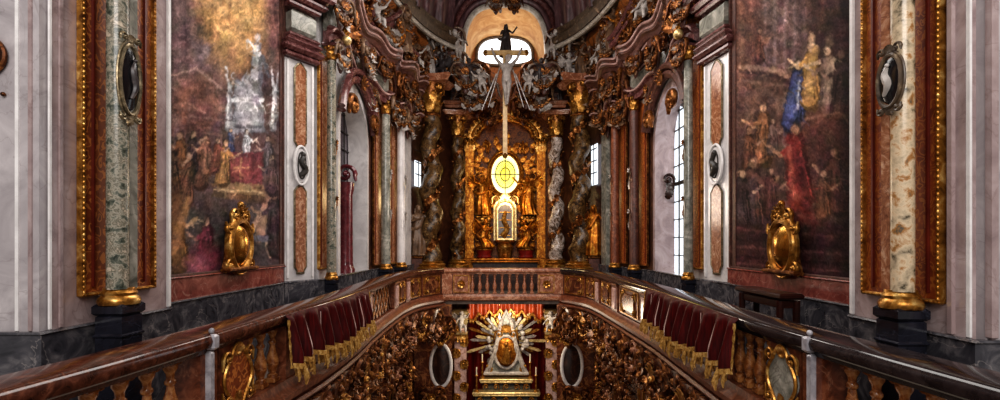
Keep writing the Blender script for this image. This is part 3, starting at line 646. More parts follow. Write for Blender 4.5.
# windows: glass and leading
def window(name, x, cy, r, spring, z0, mat):
    mb = MB(); n = 20; pts = [(cy - r, z0)] + [(cy - r * math.cos(PI * k / n), spring + r * math.sin(PI * k / n)) for k in range(n + 1)] + [(cy + r, z0)]
    mb.add([(x, a, b) for a, b in pts], [tuple(range(len(pts)))]); w = struct(name, mb, mat, False)
    fr = MB()
    for k in range(1, 5):
        yy = cy - r + 2 * r * k / 5; zt = spring + math.sqrt(max(0, r * r - (yy - cy) ** 2)); fr.box((x + (.03 if x < 0 else -.03), yy, (z0 + zt) / 2), (.03, .025, zt - z0))
    for k in range(1, 10):
        zz = z0 + (spring + r - z0) * k / 10; hw = r if zz < spring else math.sqrt(max(.01, r * r - (zz - spring) ** 2)); fr.box((x + (.03 if x < 0 else -.03), cy, zz), (.03, 2 * hw, .025 if k != 5 else .09))
    fr.build('window_leading', M['lead'], w)
window('window_1', bxL - .02, cyL, rL, 9.4, 6.15, M['dimglass']); window('window_2', bxR + .02, cyR, rR, 9.4, 6.15, M['daylight'])
# floors
mb = MB(); mb.box((0, 10, -.1), (14, 30, .2)); struct('floor', mb, M['floor'])

# dado bands along the walls
def dado(name, pts, z0, z1, side, mat, th=.05):
    mb = MB(); mb.sweep(pts, [(th, z0), (th, z1 - .03), (th + .02, z1 - .015), (th + .01, z1), (-.02, z1), (-.02, z0)], side=side); struct(name, mb, mat)
dado('baseboard_left', [(-6.0, 3.95), (-3.65, 3.95), (-3.65, 5.45)], FL, 6.2, 1, M['dark'], .03)
dado('baseboard_right', [(6.0, 3.62), (3.42, 3.62), (3.42, 4.9)], FL, 6.2, -1, M['dark'], .03)
dado('baseboard_left_painted', [(-4.02, 5.45), (-4.02, 9.2)], FL, 6.2, 1, M['dark'], .1); dado('baseboard_right_painted', [(4.02, 4.9), (4.02, 8.8)], FL, 6.2, -1, M['dark'], .1)
dado('baseboard_left_red', [(-4.02, 5.45), (-4.02, 9.2)], 6.19, 6.49, 1, M['red_dado'], .07); dado('baseboard_right_red', [(4.02, 4.9), (4.02, 8.8)], 6.19, 6.47, -1, M['red_dado'], .07)
dado('baseboard_left_choir', [(-3.93, 9.05), (-3.58, 9.75), (-3.58, 13.2), (-3.1, 16.2), (-2.6, 18.5)], FL, 6.2, 1, M['dark'], .06)
dado('baseboard_right_choir', [(3.98, 8.65), (3.86, 9.6), (3.88, 12.8), (3.3, 16.2), (2.75, 18.5)], FL, 6.2, -1, M['dark'], .06)
# thin upright mouldings on the near piers
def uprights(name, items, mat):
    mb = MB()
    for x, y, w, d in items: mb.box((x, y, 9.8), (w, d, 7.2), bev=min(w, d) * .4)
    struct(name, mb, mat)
uprights('trim_3', [(-3.648, 4.025, .016, .02), (-3.64, 5.44, .03, .04), (-3.835, 3.95, .026, .02)], M['bead'])  # outermost pale bead puts a highlight streak into the colour
uprights('trim_4', [(-3.73, 3.95, .03, .02), (-3.645, 4.12, .02, .03)], M['pier'])
uprights('trim_5', [(3.43, 3.68, .018, .03), (3.41, 4.88, .03, .04)], M['bead'])
uprights('trim_6', [(3.52, 3.6, .05, .05), (3.405, 3.80, .03, .04)], M['pier'])
uprights('trim_7', [(-4.0, 5.62, .05, .1), (-4.0, 8.98, .06, .14)], M['purple2'])
uprights('trim_8', [(4.0, 8.6, .06, .12)], M['purple2'])

# ------------------------------------------------------------------ entablature above the gallery
def wavy(pts, n, amp, freq):
    p = spline(pts, n); return p
ENT_L = spline([(-3.55, 9.85), (-3.42, 10.3), (-3.6, 10.9), (-3.68, 12.0), (-3.55, 13.2), (-3.3, 13.9), (-3.38, 14.4), (-3.08, 15.1), (-3.1, 15.8), (-2.85, 16.6)], 5)
ENT_R = spline([(3.85, 9.75), (3.7, 10.2), (3.9, 10.7), (3.95, 11.7), (3.85, 12.8), (3.6, 13.6), (3.66, 14.2), (3.35, 14.9), (3.36, 15.7), (3.1, 16.6)], 5)
def prof_arch(): return [(0, 10.85), (.16, 10.85), (.16, 10.98), (.24, 11.02), (.24, 11.1), (.12, 11.16), (0, 11.16)]
def prof_cor(): return [(0, 11.55), (.12, 11.55), (.12, 11.64), (.17, 11.66), (.2, 11.74), (.26, 11.78), (.26, 11.88), (.32, 11.9), (.36, 12.0), (.43, 12.04), (.43, 12.18), (.47, 12.2), (.47, 12.3), (.2, 12.34), (0, 12.34)]
def highlight_line(nm, path, side, o, z, r, zo):  # thin pale bead that colours in a highlight along the moulding
    mb = MB(); mb.sweep(path, [(o - r, z - r), (o + r * .5, z - r), (o + r, z), (o + r * .5, z + r), (o - r, z + r)], side, zoff=zo); struct(nm, mb, M['highlight_bead'])
for nm, path, side in (('left', ENT_L, 1), ('right', ENT_R, -1)):
    n = len(path); zo = [.10 * math.sin(i * .75) - .02 for i in range(n)]
    mb = MB(); mb.sweep(path, prof_arch(), side, zoff=zo); struct('trim_architrave_' + nm, mb, M['purple'])
    mb = MB(); mb.sweep(path, [(0, 11.1), (.1, 11.1), (.1, 11.6), (0, 11.6)], side, zoff=zo); struct('trim_frieze_' + nm, mb, M['greym'])
    mb = MB(); mb.sweep(path, prof_cor(), side, zoff=zo); struct('trim_cornice_' + nm, mb, M['purple2'])
    for k, (o, z, r) in enumerate(((.26, 11.06, .02), (.13, 11.6, .018), (.275, 11.83, .022), (.44, 12.11, .022), (.48, 12.25, .026))): highlight_line('trim_highlight_%s_%d' % (nm, k + 1), path, side, o, z, r, zo)
    # dark backing between wall and cornice, then the painted cove up to the oval rim
    cov = MB(); pts = path
    cov.sweep(pts, [(-.1, 12.3), (.05, 12.3), (.08, 12.8), (.2, 13.2), (.42, 13.5), (.3, 13.8), (-.1, 13.8)], side); struct('ceiling_cove_' + nm, cov, M['fresco'])
# oval rim of the upper vault
CX, CY, RA, RB, EX = .05, 10.0, 3.2, 7.6, 2.5
def oval(t, k=1.0):   # t: angle from +y towards +x
    c, s = math.cos(t), math.sin(t); r = (abs(s / RA) ** EX + abs(c / RB) ** EX) ** (-1 / EX); return (CX + k * r * s, CY + k * r * c)
for nm, ts in (('left', [-.24 - .06 * i for i in range(22)]), ('right', [.24 + .06 * i for i in range(22)])):
    path = [oval(t) for t in ts]; sd = -1 if nm == 'left' else 1
    mb = MB(); mb.sweep(path, [(-.0, 13.44), (.08, 13.43), (.12, 13.49), (.08, 13.56), (0, 13.56)], sd); struct('trim_rim_' + nm, mb, M['rim'])
    mb = MB(); mb.sweep(path, [(-.25, 13.58), (.1, 13.58), (.16, 13.8), (.02, 13.9), (.08, 14.1), (-.25, 14.1)], sd); struct('trim_rim_carved_' + nm, mb, M['rimd'])
    # fluted mauve stucco hangings of the lantern
    mb = MB(); N = len(ts)
    def fn(u, v):
        t = ts[0] + (ts[-1] - ts[0]) * u; k = 1.02 - .42 * v ** 1.5 + .022 * math.sin(u * 95) * (1 - .5 * v) + .03 * math.sin(u * 23 + v * 3)
        x, y = oval(t, k); return (x, y, 14.0 + 3.4 * v)
    mb.grid(fn, 150, 12); struct('ceiling_drum_' + nm, mb, M['mauve'])
mb = MB(); mb.grid(lambda u, v: (CX + 2.2 * (u - .5) * 2, 5 + 13.5 * v, 17.3 - .3 * (2 * u - 1) ** 2), 10, 10); struct('ceiling', mb, M['ceilfresco'])

# outer shell of the roof space
mb = MB(); mb.box((-4.75, 13.5, 14.6), (.2, 13, 6.4)); struct('wall_upper_left', mb, M['fresco'])
mb = MB(); mb.box((4.85, 13.5, 14.6), (.2, 13, 6.4)); struct('wall_upper_right', mb, M['fresco'])
mb = MB(); mb.box((0, 14, 17.8), (10, 14, .2)); struct('ceiling_shell', mb, M['mauve'])
mb = MB(); mb.box((0, 20.9, 15), (10, .2, 6)); struct('wall_upper_end', mb, M['fresco'])
# apse arch, its cream painted vault and the bright end window
AX, AY, AZ, AR, AH = .07, 17.7, 13.0, 1.5, 2.32
def sup(u, r, h):   # flattened basket arch, u in 0..1 from left foot to right foot
    c, s = math.cos(PI * u), math.sin(PI * u); k = .62
    return (-r * math.copysign(abs(c) ** k, c), h * abs(s) ** k)
for k, (r, w, mat) in enumerate(((AR, .10, 'rim'), (AR + .17, .09, 'mauve'), (AR + .34, .1, 'purple'), (AR + .52, .09, 'mauve'))):
    mb = MB(); ac = [(AX + sup(i / 48, r, 0)[0], AY - .05 * k, AZ + sup(i / 48, 0, AH + r - AR)[1]) for i in range(49)]
    mb.tube(ac, w, 8); struct('trim_apse_arch_%d' % (k + 1), mb, M[mat])
mb = MB()   # wall around the arch
n = 30; vs = []; R0 = AR - .04
for i in range(n + 1):
    a = PI * i / n; vs.append((AX + sup(i / n, R0, 0)[0], AY + .06, AZ + sup(i / n, 0, AH - .04)[1]))
    big = 3.6; vs.append((AX - big * math.cos(a) * 1.0, AY + .06, AZ - .6 + big * 1.35 * math.sin(a)))
mb.add(vs, [(2 * i, 2 * i + 2, 2 * i + 3, 2 * i + 1) for i in range(n)]); struct('wall_apse_arch', mb, M['mauve'])
mb = MB(); mb.grid(lambda u, v: (AX + sup(u, AR - .05 * v, 0)[0], AY + .05 + 2.6 * v, AZ + sup(u, 0, AH - .03 * v)[1]), 40, 8); struct('ceiling_apse', mb, M['cream'])
mb = MB(); mb.box((AX, 20.42, 13.6), (4.6, .2, 4.2)); struct('wall_apse_end', mb, M['fresco'])
mb = MB(); pts = [(AX + 1.14 * math.copysign(abs(math.cos(a)) ** .7, math.cos(a)), 20.30, 14.4 + (.86 * abs(math.sin(a)) ** .7 if math.sin(a) > 0 else .3 * math.sin(a))) for a in [2 * PI * k / 40 for k in range(40)]]
mb.add(pts, [tuple(range(40))]); w = struct('window_3', mb, M['daylightW'], False)
fr = MB(); fr.tube([(p[0], p[1] - .02, p[2]) for p in pts], .07, 6, close=True); fr.box((AX, 20.27, 14.65), (.1, .04, 1.2)); fr.build('window_frame', M['rimd'], w)
# slim daylit slits behind the twisted columns
for nm, p, d, z in (('window_4', (-2.93, 16.85), (.97, -.22), (8.8, 9.65)), ('window_5', (3.13, 16.8), (-.97, -.22), (8.85, 10.2))):
    mb = MB(); m = Matrix.Translation((p[0] + d[0] * .06, p[1] + d[1] * .06, 0)) @ frame_axes(d); mb.box((0, 0, sum(z) / 2), (.5, .03, z[1] - z[0]), mtx=m); w = struct(nm, mb, M['daylight'], False)
    fr = MB(); fr.box((0, -.02, sum(z) / 2), (.03, .03, z[1] - z[0]), mtx=m); [fr.box((0, -.02, z[0] + k * .4), (.5, .03, .03), mtx=m) for k in range(1, 4)]; fr.build('window_leading', M['lead'], w)

# ================================================================== WALL PAINTINGS
def mural(name, x, y0, y1, z0, z1, px_of, painter, label):
    p = painter()
    def fn(u, v):
        Y = y0 + (y1 - y0) * u; Z = z0 + (z1 - z0) * v
        return (x, Y, Z), (503 + 500 * x / Y, 243 - (Z - CAMZ) * 500 / Y)
    mb, m, col = mural_mesh(fn, p, name + '_pigment')
    # the picture is laid out in flat wall coordinates on the sketch's own aspect
    t = thing(name, label, 'mural', (x, (y0 + y1) / 2, z0))
    o = mb.build('painted_field', m, t, smooth=False)
    at = o.data.color_attributes.new('pigment', 'FLOAT_COLOR', 'POINT'); at.data.foreach_set('color', col.ravel())
    s = 1 if x < 0 else -1; fr = MB()
    for yy in (y0 - .02, y1 + .02): fr.box((x + s * .01, yy, (z0 + z1) / 2), (.06, .05, z1 - z0), bev=.015)
    fr.box((x + s * .01, (y0 + y1) / 2, z0 - .0), (.06, y1 - y0, .04), bev=.012); fr.build('border', M['purple2'], t)
mural('wall_painting', -3.985, 5.5, 9.12, 6.5, 12.2, None, paint_left, 'large dark wall painting with a grey statue monument under a golden glory, left wall')
mural('wall_painting', 3.985, 4.9, 8.7, 6.48, 12.2, None, paint_right, 'large brown wall painting with a blue-robed figure and red drapery, right wall')

# ================================================================== COLUMNS ON PANELS
def capital_mesh(r, h, ab):
    """composite capital, unit built at the origin: bell, two leaf rows, volutes, moulded abacus"""
    bell = MB(); bell.lathe([(r * .95, 0), (r * 1.06, h * .04), (r * .95, h * .08), (r * 1.0, h * .5), (r * 1.2, h * .8), (r * 1.3, h * .86)], 20)
    lv = MB()
    for row, (zz, L, k) in enumerate(((.08, .42, 8), (.3, .44, 8))):
        for i in range(k):
            a = 2 * PI * (i + .5 * row) / k; leaf(lv, h * L, r * .8, .9, Matrix.Rotation(a, 4, 'Z') @ T(0, -r * .98, h * zz))
    for i in range(4):
        a = PI / 4 + i * PI / 2
        for s in (-1, 1): scroll(lv, r * .36, 1.4, r * .1, Matrix.Rotation(a, 4, 'Z') @ T(s * r * .16, -r * 1.25, h * .72, 0, 0, PI / 2 * s), .5)
    for i in range(4): rosette(lv, r * .3, Matrix.Rotation(i * PI / 2, 4, 'Z') @ T(0, -r * 1.3, h * .78), 6)
    aba = MB(); q = [(k, -ab) for k in (-ab * .8, -ab * .4, 0, ab * .4, ab * .8)]
    out = []
    for i in range(4):
        c, s = math.cos(i * PI / 2), math.sin(i * PI / 2)
        for x, y in [(-ab * .86, -ab), (-ab * .4, -ab * .84), (0, -ab * .8), (ab * .4, -ab * .84), (ab * .86, -ab)]: out.append((x * c - y * s, x * s + y * c))
    n = len(out); zz = [(.84, .86), (.9, .92), (.94, 1.0), (1.0, 1.0)]
    vs = [(x * k, y * k, h * z) for z, k in zz for x, y in out]; fs = [tuple(range(n - 1, -1, -1)), tuple(range(3 * n, 4 * n))]
    for j in range(3): fs += [(j * n + i, j * n + (i + 1) % n, (j + 1) * n + (i + 1) % n, (j + 1) * n + i) for i in range(n)]
    aba.add(vs, fs); return bell, lv, aba
def put(mb, m): r = MB(); r.join(mb, m); return r
def add_capital(parent, p, r, h, ab, mats, rz=0, name='capital'):
    bell, lv, aba = capital_mesh(r, h, ab); m = Matrix.Translation(p) @ Matrix.Rotation(rz, 4, 'Z')
    c = put(bell, m).build(name, mats[0], parent); put(lv, m).build('acanthus_leaves', mats[1], c); put(aba, m).build('abacus', mats[2], c); return c
def rope_frame(mb, w, z0, z1, m, bw=.034, step=.045):
    for s in (-1, 1):
        mb.box((s * w / 2, -.03, (z0 + z1) / 2), (bw, .05, z1 - z0), mtx=m, bev=.012)
        n = int((z1 - z0) / step)
        for k in range(n): mb.ball((s * w / 2, -.054, z0 + (k + .5) * (z1 - z0) / n), (bw * .34, .012, step * .5), 6, m)
    for z in (z0, z1):
        mb.box((0, -.03, z), (w + bw, .05, bw), mtx=m, bev=.012)
        n = int(w / step)
        for k in range(n): mb.ball(((k + .5) * w / n - w / 2, -.054, z), (step * .5, .012, bw * .34), 6, m)
def cartouche(parent, m, w, h, mats):
    mb = MB(); mb.lathe([(.001, 0), (.6, -.02), (.92, -.06), (1, 0)][::-1] if 0 else [(1, .0), (.92, .05), (.6, .075), (.01, .085)], 24, m @ Matrix.Rotation(PI / 2, 4, 'X') @ Matrix.Diagonal((w / 2, h / 2, .6, 1)))
    c = mb.build('cartouche', mats[0], parent)
    fr = MB(); fr.tube([(w / 2 * 1.06 * math.cos(a), -.03, h / 2 * 1.06 * math.sin(a)) for a in [2 * PI * k / 28 for k in range(28)]], w * .075, 7, m, close=True)
    fr.tube([(w / 2 * 1.25 * math.cos(a), -.02, h / 2 * 1.2 * math.sin(a)) for a in [2 * PI * k / 28 for k in range(28)]], w * .045, 6, m, close=True)
    for s in (-1, 1):
        scroll(fr, w * .17, 1.2, w * .05, m @ T(s * w * .34, -.03, h * .62, 0, 0, 0, (s, 1, 1)), .5); scroll(fr, w * .15, 1.2, w * .05, m @ T(s * w * .36, -.03, -h * .58, 0, 0, 0, (s, 1, -1)), .5)
    shell(fr, w * .3, m @ T(0, -.03, h * .58)); leaf(fr, h * .22, w * .4, .6, m @ T(0, -.03, -h * .52, PI)); fr.build('cartouche_frame', mats[1], c)
    fg = MB(); fg.tube(spline([(-w * .1, -.055, -h * .3), (w * .1, -.06, -h * .1), (-w * .04, -.06, h * .12), (w * .06, -.055, h * .26)], 4), [w * .05, w * .07, w * .08, w * .1, w * .12, w * .13, w * .13, w * .12, w * .11, w * .1, w * .08, w * .06, w * .05], 7, m)
    fg.ball((w * .07, -.06, h * .3), w * .075, 8, m); fg.build('relief_figure', mats[2], c)
def column_bay(cx, cy, d, zp, ztop, r, pw, pz, fieldmat, shaftmat, labels, off=0.0, cap=True, cart=None, colshift=0.0, framemat='gold', strip=0, stripmat=None):
    """brown panel in a beaded gilt frame with a slim column in front; d is the way the wall faces"""
    m = Matrix.Translation((cx, cy, 0)) @ frame_axes(d)
    t = thing('inlaid_plaque', labels[0], 'panel', tuple(m @ Vector((0, 0, pz[0]))))
    mb = MB(); mb.box((0, -.012, sum(pz) / 2), (pw - .02, .024, pz[1] - pz[0]), mtx=m); mb.build('panel_field', fieldmat, t)
    mb = MB(); rope_frame(mb, pw, pz[0], pz[1], m); mb.build('gilt_frame', M[framemat], t)
    mb = MB(); inn = pw * .36
    for s in (-1, 1): mb.box((s * inn, -.03, sum(pz) / 2), (.02, .03, pz[1] - pz[0] - .12), mtx=m, bev=.006)
    mb.build('inner_bead', M['redfield'], t)
    c = thing('engaged_column', labels[1], 'column', tuple(m @ Vector((colshift, -r - .07, FL))))
    q = m @ T(colshift, -r - .07, 0)
    mb = MB(); mb.box((0, 0, (FL + zp - .12) / 2), (r * 2.1, r * 2.0, zp - .12 - FL), mtx=q, bev=.015); mb.box((0, 0, zp - .07), (r * 2.4, r * 2.3, .1), mtx=q, bev=.02); mb.box((0, 0, zp - .3), (r * 2.35, r * 2.2, .05), mtx=q, bev=.02); mb.build('plinth', M['plinth'], c)
    mb = MB(); mb.lathe([(r * 1.32, zp - .03), (r * 1.4, zp + .0), (r * 1.3, zp + .03), (r * 1.12, zp + .05), (r * 1.2, zp + .075), (r * 1.02, zp + .1), (r, zp + .12)], 20, q); mb.build('base_ring', M['gold'], c)
    zc = ztop - (r * 3.4 if cap else 0)
    mb = MB(); rs_ = r * .72 if strip else r; mb.lathe([(rs_ * (1 - .12 * (k / 14) ** 2), zp + .11 + (zc - zp - .11) * k / 14) for k in range(15)], 20, q @ T(strip * -r * .42, -r * .2, 0) if strip else q)
    if strip:
        sb = MB(); sb.box((strip * r * .62, r * .1, (zp + .1 + zc) / 2), (r * .82, r * 1.5, zc - zp - .1), mtx=q, bev=.012); sb.build('flat_strip', stripmat, c); sb = MB(); sb.box((strip * r * .2, -r * .5, (zp + .1 + zc) / 2), (.012, .02, zc - zp - .1), mtx=q); sb.build('strip_joint', M['lead'], c)
    mb.build('shaft', shaftmat, c)
    if cap: add_capital(c, tuple(q @ Vector((0, 0, zc))), r * .92, r * 3.4, r * 1.65, (M['gold2'], M['gold'], M['purple']), math.atan2(d[1], d[0]) + PI / 2)
    if cart: cartouche(c, q @ T(-strip * .06, -r * 1.0, cart[0], 0, 0, 0) , cart[1], cart[2], cart[3])
    else:
        # gilt festoons tied to the shaft
        for zz in (zp + (zc - zp) * .36, zp + (zc - zp) * .62):
            mb = MB()
            for k in range(3): leaf(mb, r * 2.4, r * 1.2, .4, q @ T(0, -r * .98, zz - k * r * 1.0, PI + .1, 0, (k - 1) * .3))
            rosette(mb, r * .7, q @ T(0, -r * 1.02, zz + .03), 6)
            mb.build('shaft_festoon', M['silver'] if r > .12 else M['gold2'], c)
    return c
C_ = (M['black'], M['ring'], M['statueD'])
column_bay(-3.65, 4.73, (1, 0), 6.38, 12.6, .118, .88, (6.45, 12.6), M['brown'], M['verde'], ('tall brown arabesque panel in beaded gilt frame on the near left pier', 'mottled green slim column with black oval cartouche on the near left pier'), cap=False, cart=(8.35, .23, .58, C_), colshift=-.22, strip=1, stripmat=M['greym'])
column_bay(3.42, 4.28, (-1, 0), 6.40, 12.6, .112, .82, (6.44, 12.6), M['brownR'], M['verde2'], ('tall russet arabesque panel in beaded gilt frame on the near right pier', 'mottled cream slim column with black oval cartouche on the near right pier'), cap=False, cart=(8.2, .23, .39, (M['black'], M['rimd'], M['statue'])), colshift=.21, strip=-1, stripmat=M['tan'])
column_bay(-3.58, 10.08, (1, -.05), 6.2, 10.85, .095, .8, (6.4, 10.6), M['tan'], M['verde'], ('narrow tan panel in gilt frame between left white pilaster and left window', 'slim grey-green column with gilt capital between left white pilaster and left window'), colshift=-.1)
column_bay(3.86, 9.98, (-1, -.05), 6.2, 10.85, .095, .66, (6.4, 10.6), M['brown'], M['greym'], ('narrow dark brown panel in gilt frame between right white pilaster and right window', 'slim grey column with gilt capital between right white pilaster and right window'))
def on(P, t, off=0): return (P[0][0] + (P[1][0] - P[0][0]) * t, P[0][1] + (P[1][1] - P[0][1]) * t)
nl = Vector((3.0, -.5)).normalized(); nr = Vector((-3.4, -.6)).normalized()
for i, t_ in enumerate((.24, .62)):
    x, y = on(LP, t_); column_bay(x + nl.x * .03, y + nl.y * .03, tuple(nl), 6.2, 10.9, .13, .86, (6.3, 10.7), M['tan'], (M['greym'], M['white'])[i], ('tan panel in gilt frame beside left window, %s past the white jamb' % ORD[i], ('slim grey-green column with gilt capital just past the left window jamb', 'slim pale column with gilt capital nearer the left twisted column')[i]), framemat=('gold2', 'gold')[i])
    x, y = on(RP, t_ - .02); column_bay(x + nr.x * .03, y + nr.y * .03, tuple(nr), 6.2, 10.9, .13, .9, (6.3, 10.7), M['brown'], (M['purple2'], M['rail'])[i], ('dark brown panel in gilt frame beside right window, %s past the white jamb' % ORD[i], ('slim dark column with gilt capital just past the right window jamb', 'slim brown column with gilt capital nearer the right twisted column')[i]), framemat=('gold2', 'gold2')[i])
    
# white wall pilasters next to the twisted columns
for P, n_, side, lab in ((LP, nl, 1, 'plain white pilaster beside the left twisted column'), (RP, nr, -1, 'plain grey-white pilaster beside the right twisted column')):
    x, y = on(P, .94); m = Matrix.Translation((x, y, 0)) @ frame_axes(n_); t = thing('pilaster', lab, 'pilaster', (x, y, FL))
    mb = MB(); mb.box((0, -.06, 8.3), (.42, .12, 5.6), mtx=m, bev=.02); mb.build('shaft', M['white'] if side > 0 else M['greym'], t)
    mb = MB(); mb.box((0, -.07, 5.6), (.5, .16, 1.2), mtx=m, bev=.02); mb.build('base', M['dark'], t)
    mb = MB(); mb.box((0, -.08, 11.0), (.5, .2, .25), mtx=m, bev=.04); [leaf(mb, .35, .16, .8, m @ T(k * .14 - .14, -.13, 10.55)) for k in range(3)]; mb.build('capital', M['gold2'], t)

# ------------------------------------------------------------------ big white pilasters with inlaid panels
def oct_panel(w, h, c=.12):
    return [(-w / 2, -h / 2 + w * c * 4), (-w * .3, -h / 2 + w * .2), (-w * .3, -h / 2), (w * .3, -h / 2), (w * .3, -h / 2 + w * .2), (w / 2, -h / 2 + w * c * 4), (w / 2, h / 2 - w * c * 4), (w * .22, h / 2 - w * .15), (0, h / 2), (-w * .22, h / 2 - w * .15), (-w / 2, h / 2 - w * c * 4)]
def big_pilaster(A, B, lab, panelm, bandm):
    A, B = Vector(A), Vector(B); mid = (A + B) / 2; t_ = (B - A).normalized(); W = (B - A).length
    s = 1 if mid.x < 0 else -1; n = Vector((t_.y, -t_.x)) * s
    m = Matrix.Translation((mid.x, mid.y, 0)) @ frame_axes(n)
    t = thing('pilaster', lab, 'pilaster', (mid.x, mid.y, FL))
    mb = MB(); mb.box((0, .2, 7.65), (W, .4, 5.3), mtx=m, bev=.03); sh = mb.build('shaft', M['white'], t)
    mb = MB()
    for q in (-1, 1): mb.box((q * W * .42, -.015, 8.25), (.04, .04, 4.0), mtx=m, bev=.012)
    mb.build('edge_bead', M['bead'], sh)
    pw = W * .34
    for zc, h, mm in ((9.45, 1.55, panelm), (7.16, 1.6, panelm)):
        mb = MB(); mb.prism(oct_panel(pw, h), .03, m @ T(0, 0, zc)); p = mb.build('inlaid_panel', mm, t)
        mb = MB(); o = oct_panel(pw * 1.14, h * 1.03); mb.tube([(x, -.02, z) for x, z in o], .018, 5, m @ T(0, 0, zc), close=True); mb.build('panel_moulding', M['ring'], p)
    cart = m @ T(0, -.02, 8.34); w, h = W * .44, .66
    mb = MB(); mb.lathe([(1, 0), (.95, .03), (.5, .05), (.01, .055)], 24, cart @ Matrix.Rotation(PI / 2, 4, 'X') @ Matrix.Diagonal((w / 2, h / 2, 1, 1))); c = mb.build('oval_medallion', M['white'], t)
    mb = MB(); mb.tube([(w * .56 * math.cos(a), -.03, h * .54 * math.sin(a)) for a in [2 * PI * k / 24 for k in range(24)]], .026, 6, cart, close=True); mb.build('medallion_rim', M['bead'], c)
    mb = MB(); mb.tube(spline([(-w * .2, -.06, -h * .3), (w * .2, -.07, -h * .12), (-w * .1, -.07, h * .08), (w * .12, -.06, h * .28)], 4), [.03, .045, .05, .06, .06, .06, .06, .055, .05, .05, .045, .04, .03], 7, cart); mb.ball((0.02, -.06, h * .3), .05, 8, cart); mb.tube([(w * .3 * math.cos(a), -.05, h * .38 * math.sin(a)) for a in [2 * PI * k / 20 for k in range(20)]], .014, 5, cart, close=True); mb.build('medallion_relief', M['lead'], c)
    # moulded red capital, grey drum and cornice block
    mb = MB(); mb.box((0, .13, 10.34), (W + .1, .5, .1), mtx=m, bev=.03); mb.box((0, .1, 10.46), (W + .22, .56, .13), mtx=m, bev=.05); mb.box((0, .08, 10.58), (W + .12, .54, .12), mtx=m, bev=.05); mb.box((0, .08, 10.68), (W + .02, .5, .09), mtx=m, bev=.03); mb.build('capital', bandm, t)
    mb = MB(); mb.box((0, .12, 10.95), (W - .1, .5, .5), mtx=m, bev=.1); mb.build('drum', M['greym'], t)
    mb = MB(); mb.box((0, .1, 11.24), (W + .05, .56, .1), mtx=m, bev=.03); mb.box((0, .05, 11.36), (W + .25, .62, .14), mtx=m, bev=.05); mb.box((0, 0, 11.52), (W + .45, .75, .16), mtx=m, bev=.05); mb.box((0, -.05, 11.7), (W + .6, .9, .16), mtx=m, bev=.05); mb.box((0, .1, 12.1), (W + .2, .6, .7), mtx=m, bev=.05); mb.build('cornice_block', M['purple'], t)
    mb = MB(); mb.box((0, .18, 5.6), (W + .08, .5, 1.22), mtx=m, bev=.02); mb.build('base', M['dark'], t)
big_pilaster((-3.95, 9.04), (-3.62, 9.58), 'tall white pilaster with inlaid brown panels and oval medallion beside the left painting', M['tan'], M['purple'])
big_pilaster((4.0, 8.72), (3.84, 9.55), 'tall white pilaster with inlaid tan panels and oval medallion beside the right painting', M['tan'], M['purple'])

# wine-red jamb columns in the window niches, arched hoods above
for x, y, lab, zt in ((-3.93, 12.45, 'wine-red marble jamb column with scroll top inside the left window niche', 8.4), ):
    t = thing('jamb_column', lab, 'column', (x, y, FL))
    mb = MB(); mb.lathe([(.24, FL), (.24, 6.25), (.21, 6.3), (.19, 6.4), (.18, 8.1), (.21, 8.2), (.23, zt)], 18, T(x, y, 0)); mb.build('shaft', M['wine'], t)
    mb = MB(); scroll(mb, .22, 1.5, .06, T(x + .05, y - .1, zt + .2), .5); mb.build('scroll', M['wine'], t)
for s, x, cy, r, lab in ((1, -3.55, cyL, rL, 'curved mauve hood over the left arched window'), (-1, 3.85, cyR, rR, 'curved dark hood over the right arched window')):
    mb = MB()
    for k, (rr, ww) in enumerate(((r + .16, .1), (r + .34, .08))):
        mb.tube([(x + s * (.1 + .06 * k), cy - rr * math.cos(PI * i / 24), 9.4 + rr * math.sin(PI * i / 24)) for i in range(2, 23)], ww, 8)
    t = thing('window_hood', lab, 'hood', (x, cy, 9.4)); mb.build('arched_moulding', M['purple'] if s > 0 else M['purple2'], t)
    mb = MB(); shell(mb, .34, Matrix.Translation((x + s * .2, cy, 10.6)) @ frame_axes((s, 0))); mb.build('keystone_shell', M['gold2'], t)
    for q in (-1, 1): mb = MB(); scroll(mb, .24, 1.5, .06, Matrix.Translation((x + s * .22, cy + q * .9, 9.95)) @ frame_axes((s, 0)) @ T(0, 0, 0, 0, 0, 0, (q, 1, 1)), .6); mb.build('hood_scroll', M['gold2'], t)

t = thing('jamb_bracket', 'dark carved scroll bracket on the jamb across the right arched window', 'bracket', (4.12, 12.5, 7.95))
m = Matrix.Translation((4.1, 12.58, 8.3)) @ frame_axes((-.4, -1)); mb = MB(); scroll(mb, .13, 1.5, .045, m @ T(.06, 0, .2), .8); mb.build('scroll', M['bronze'], t)
mb = MB(); [leaf(mb, .32, .17, .8, m @ T(.05 + .04 * k, -.02, .12 - .1 * k, PI, .5 * k - .5, 0)) for k in range(3)]; mb.build('leaf', M['bronze'], t)
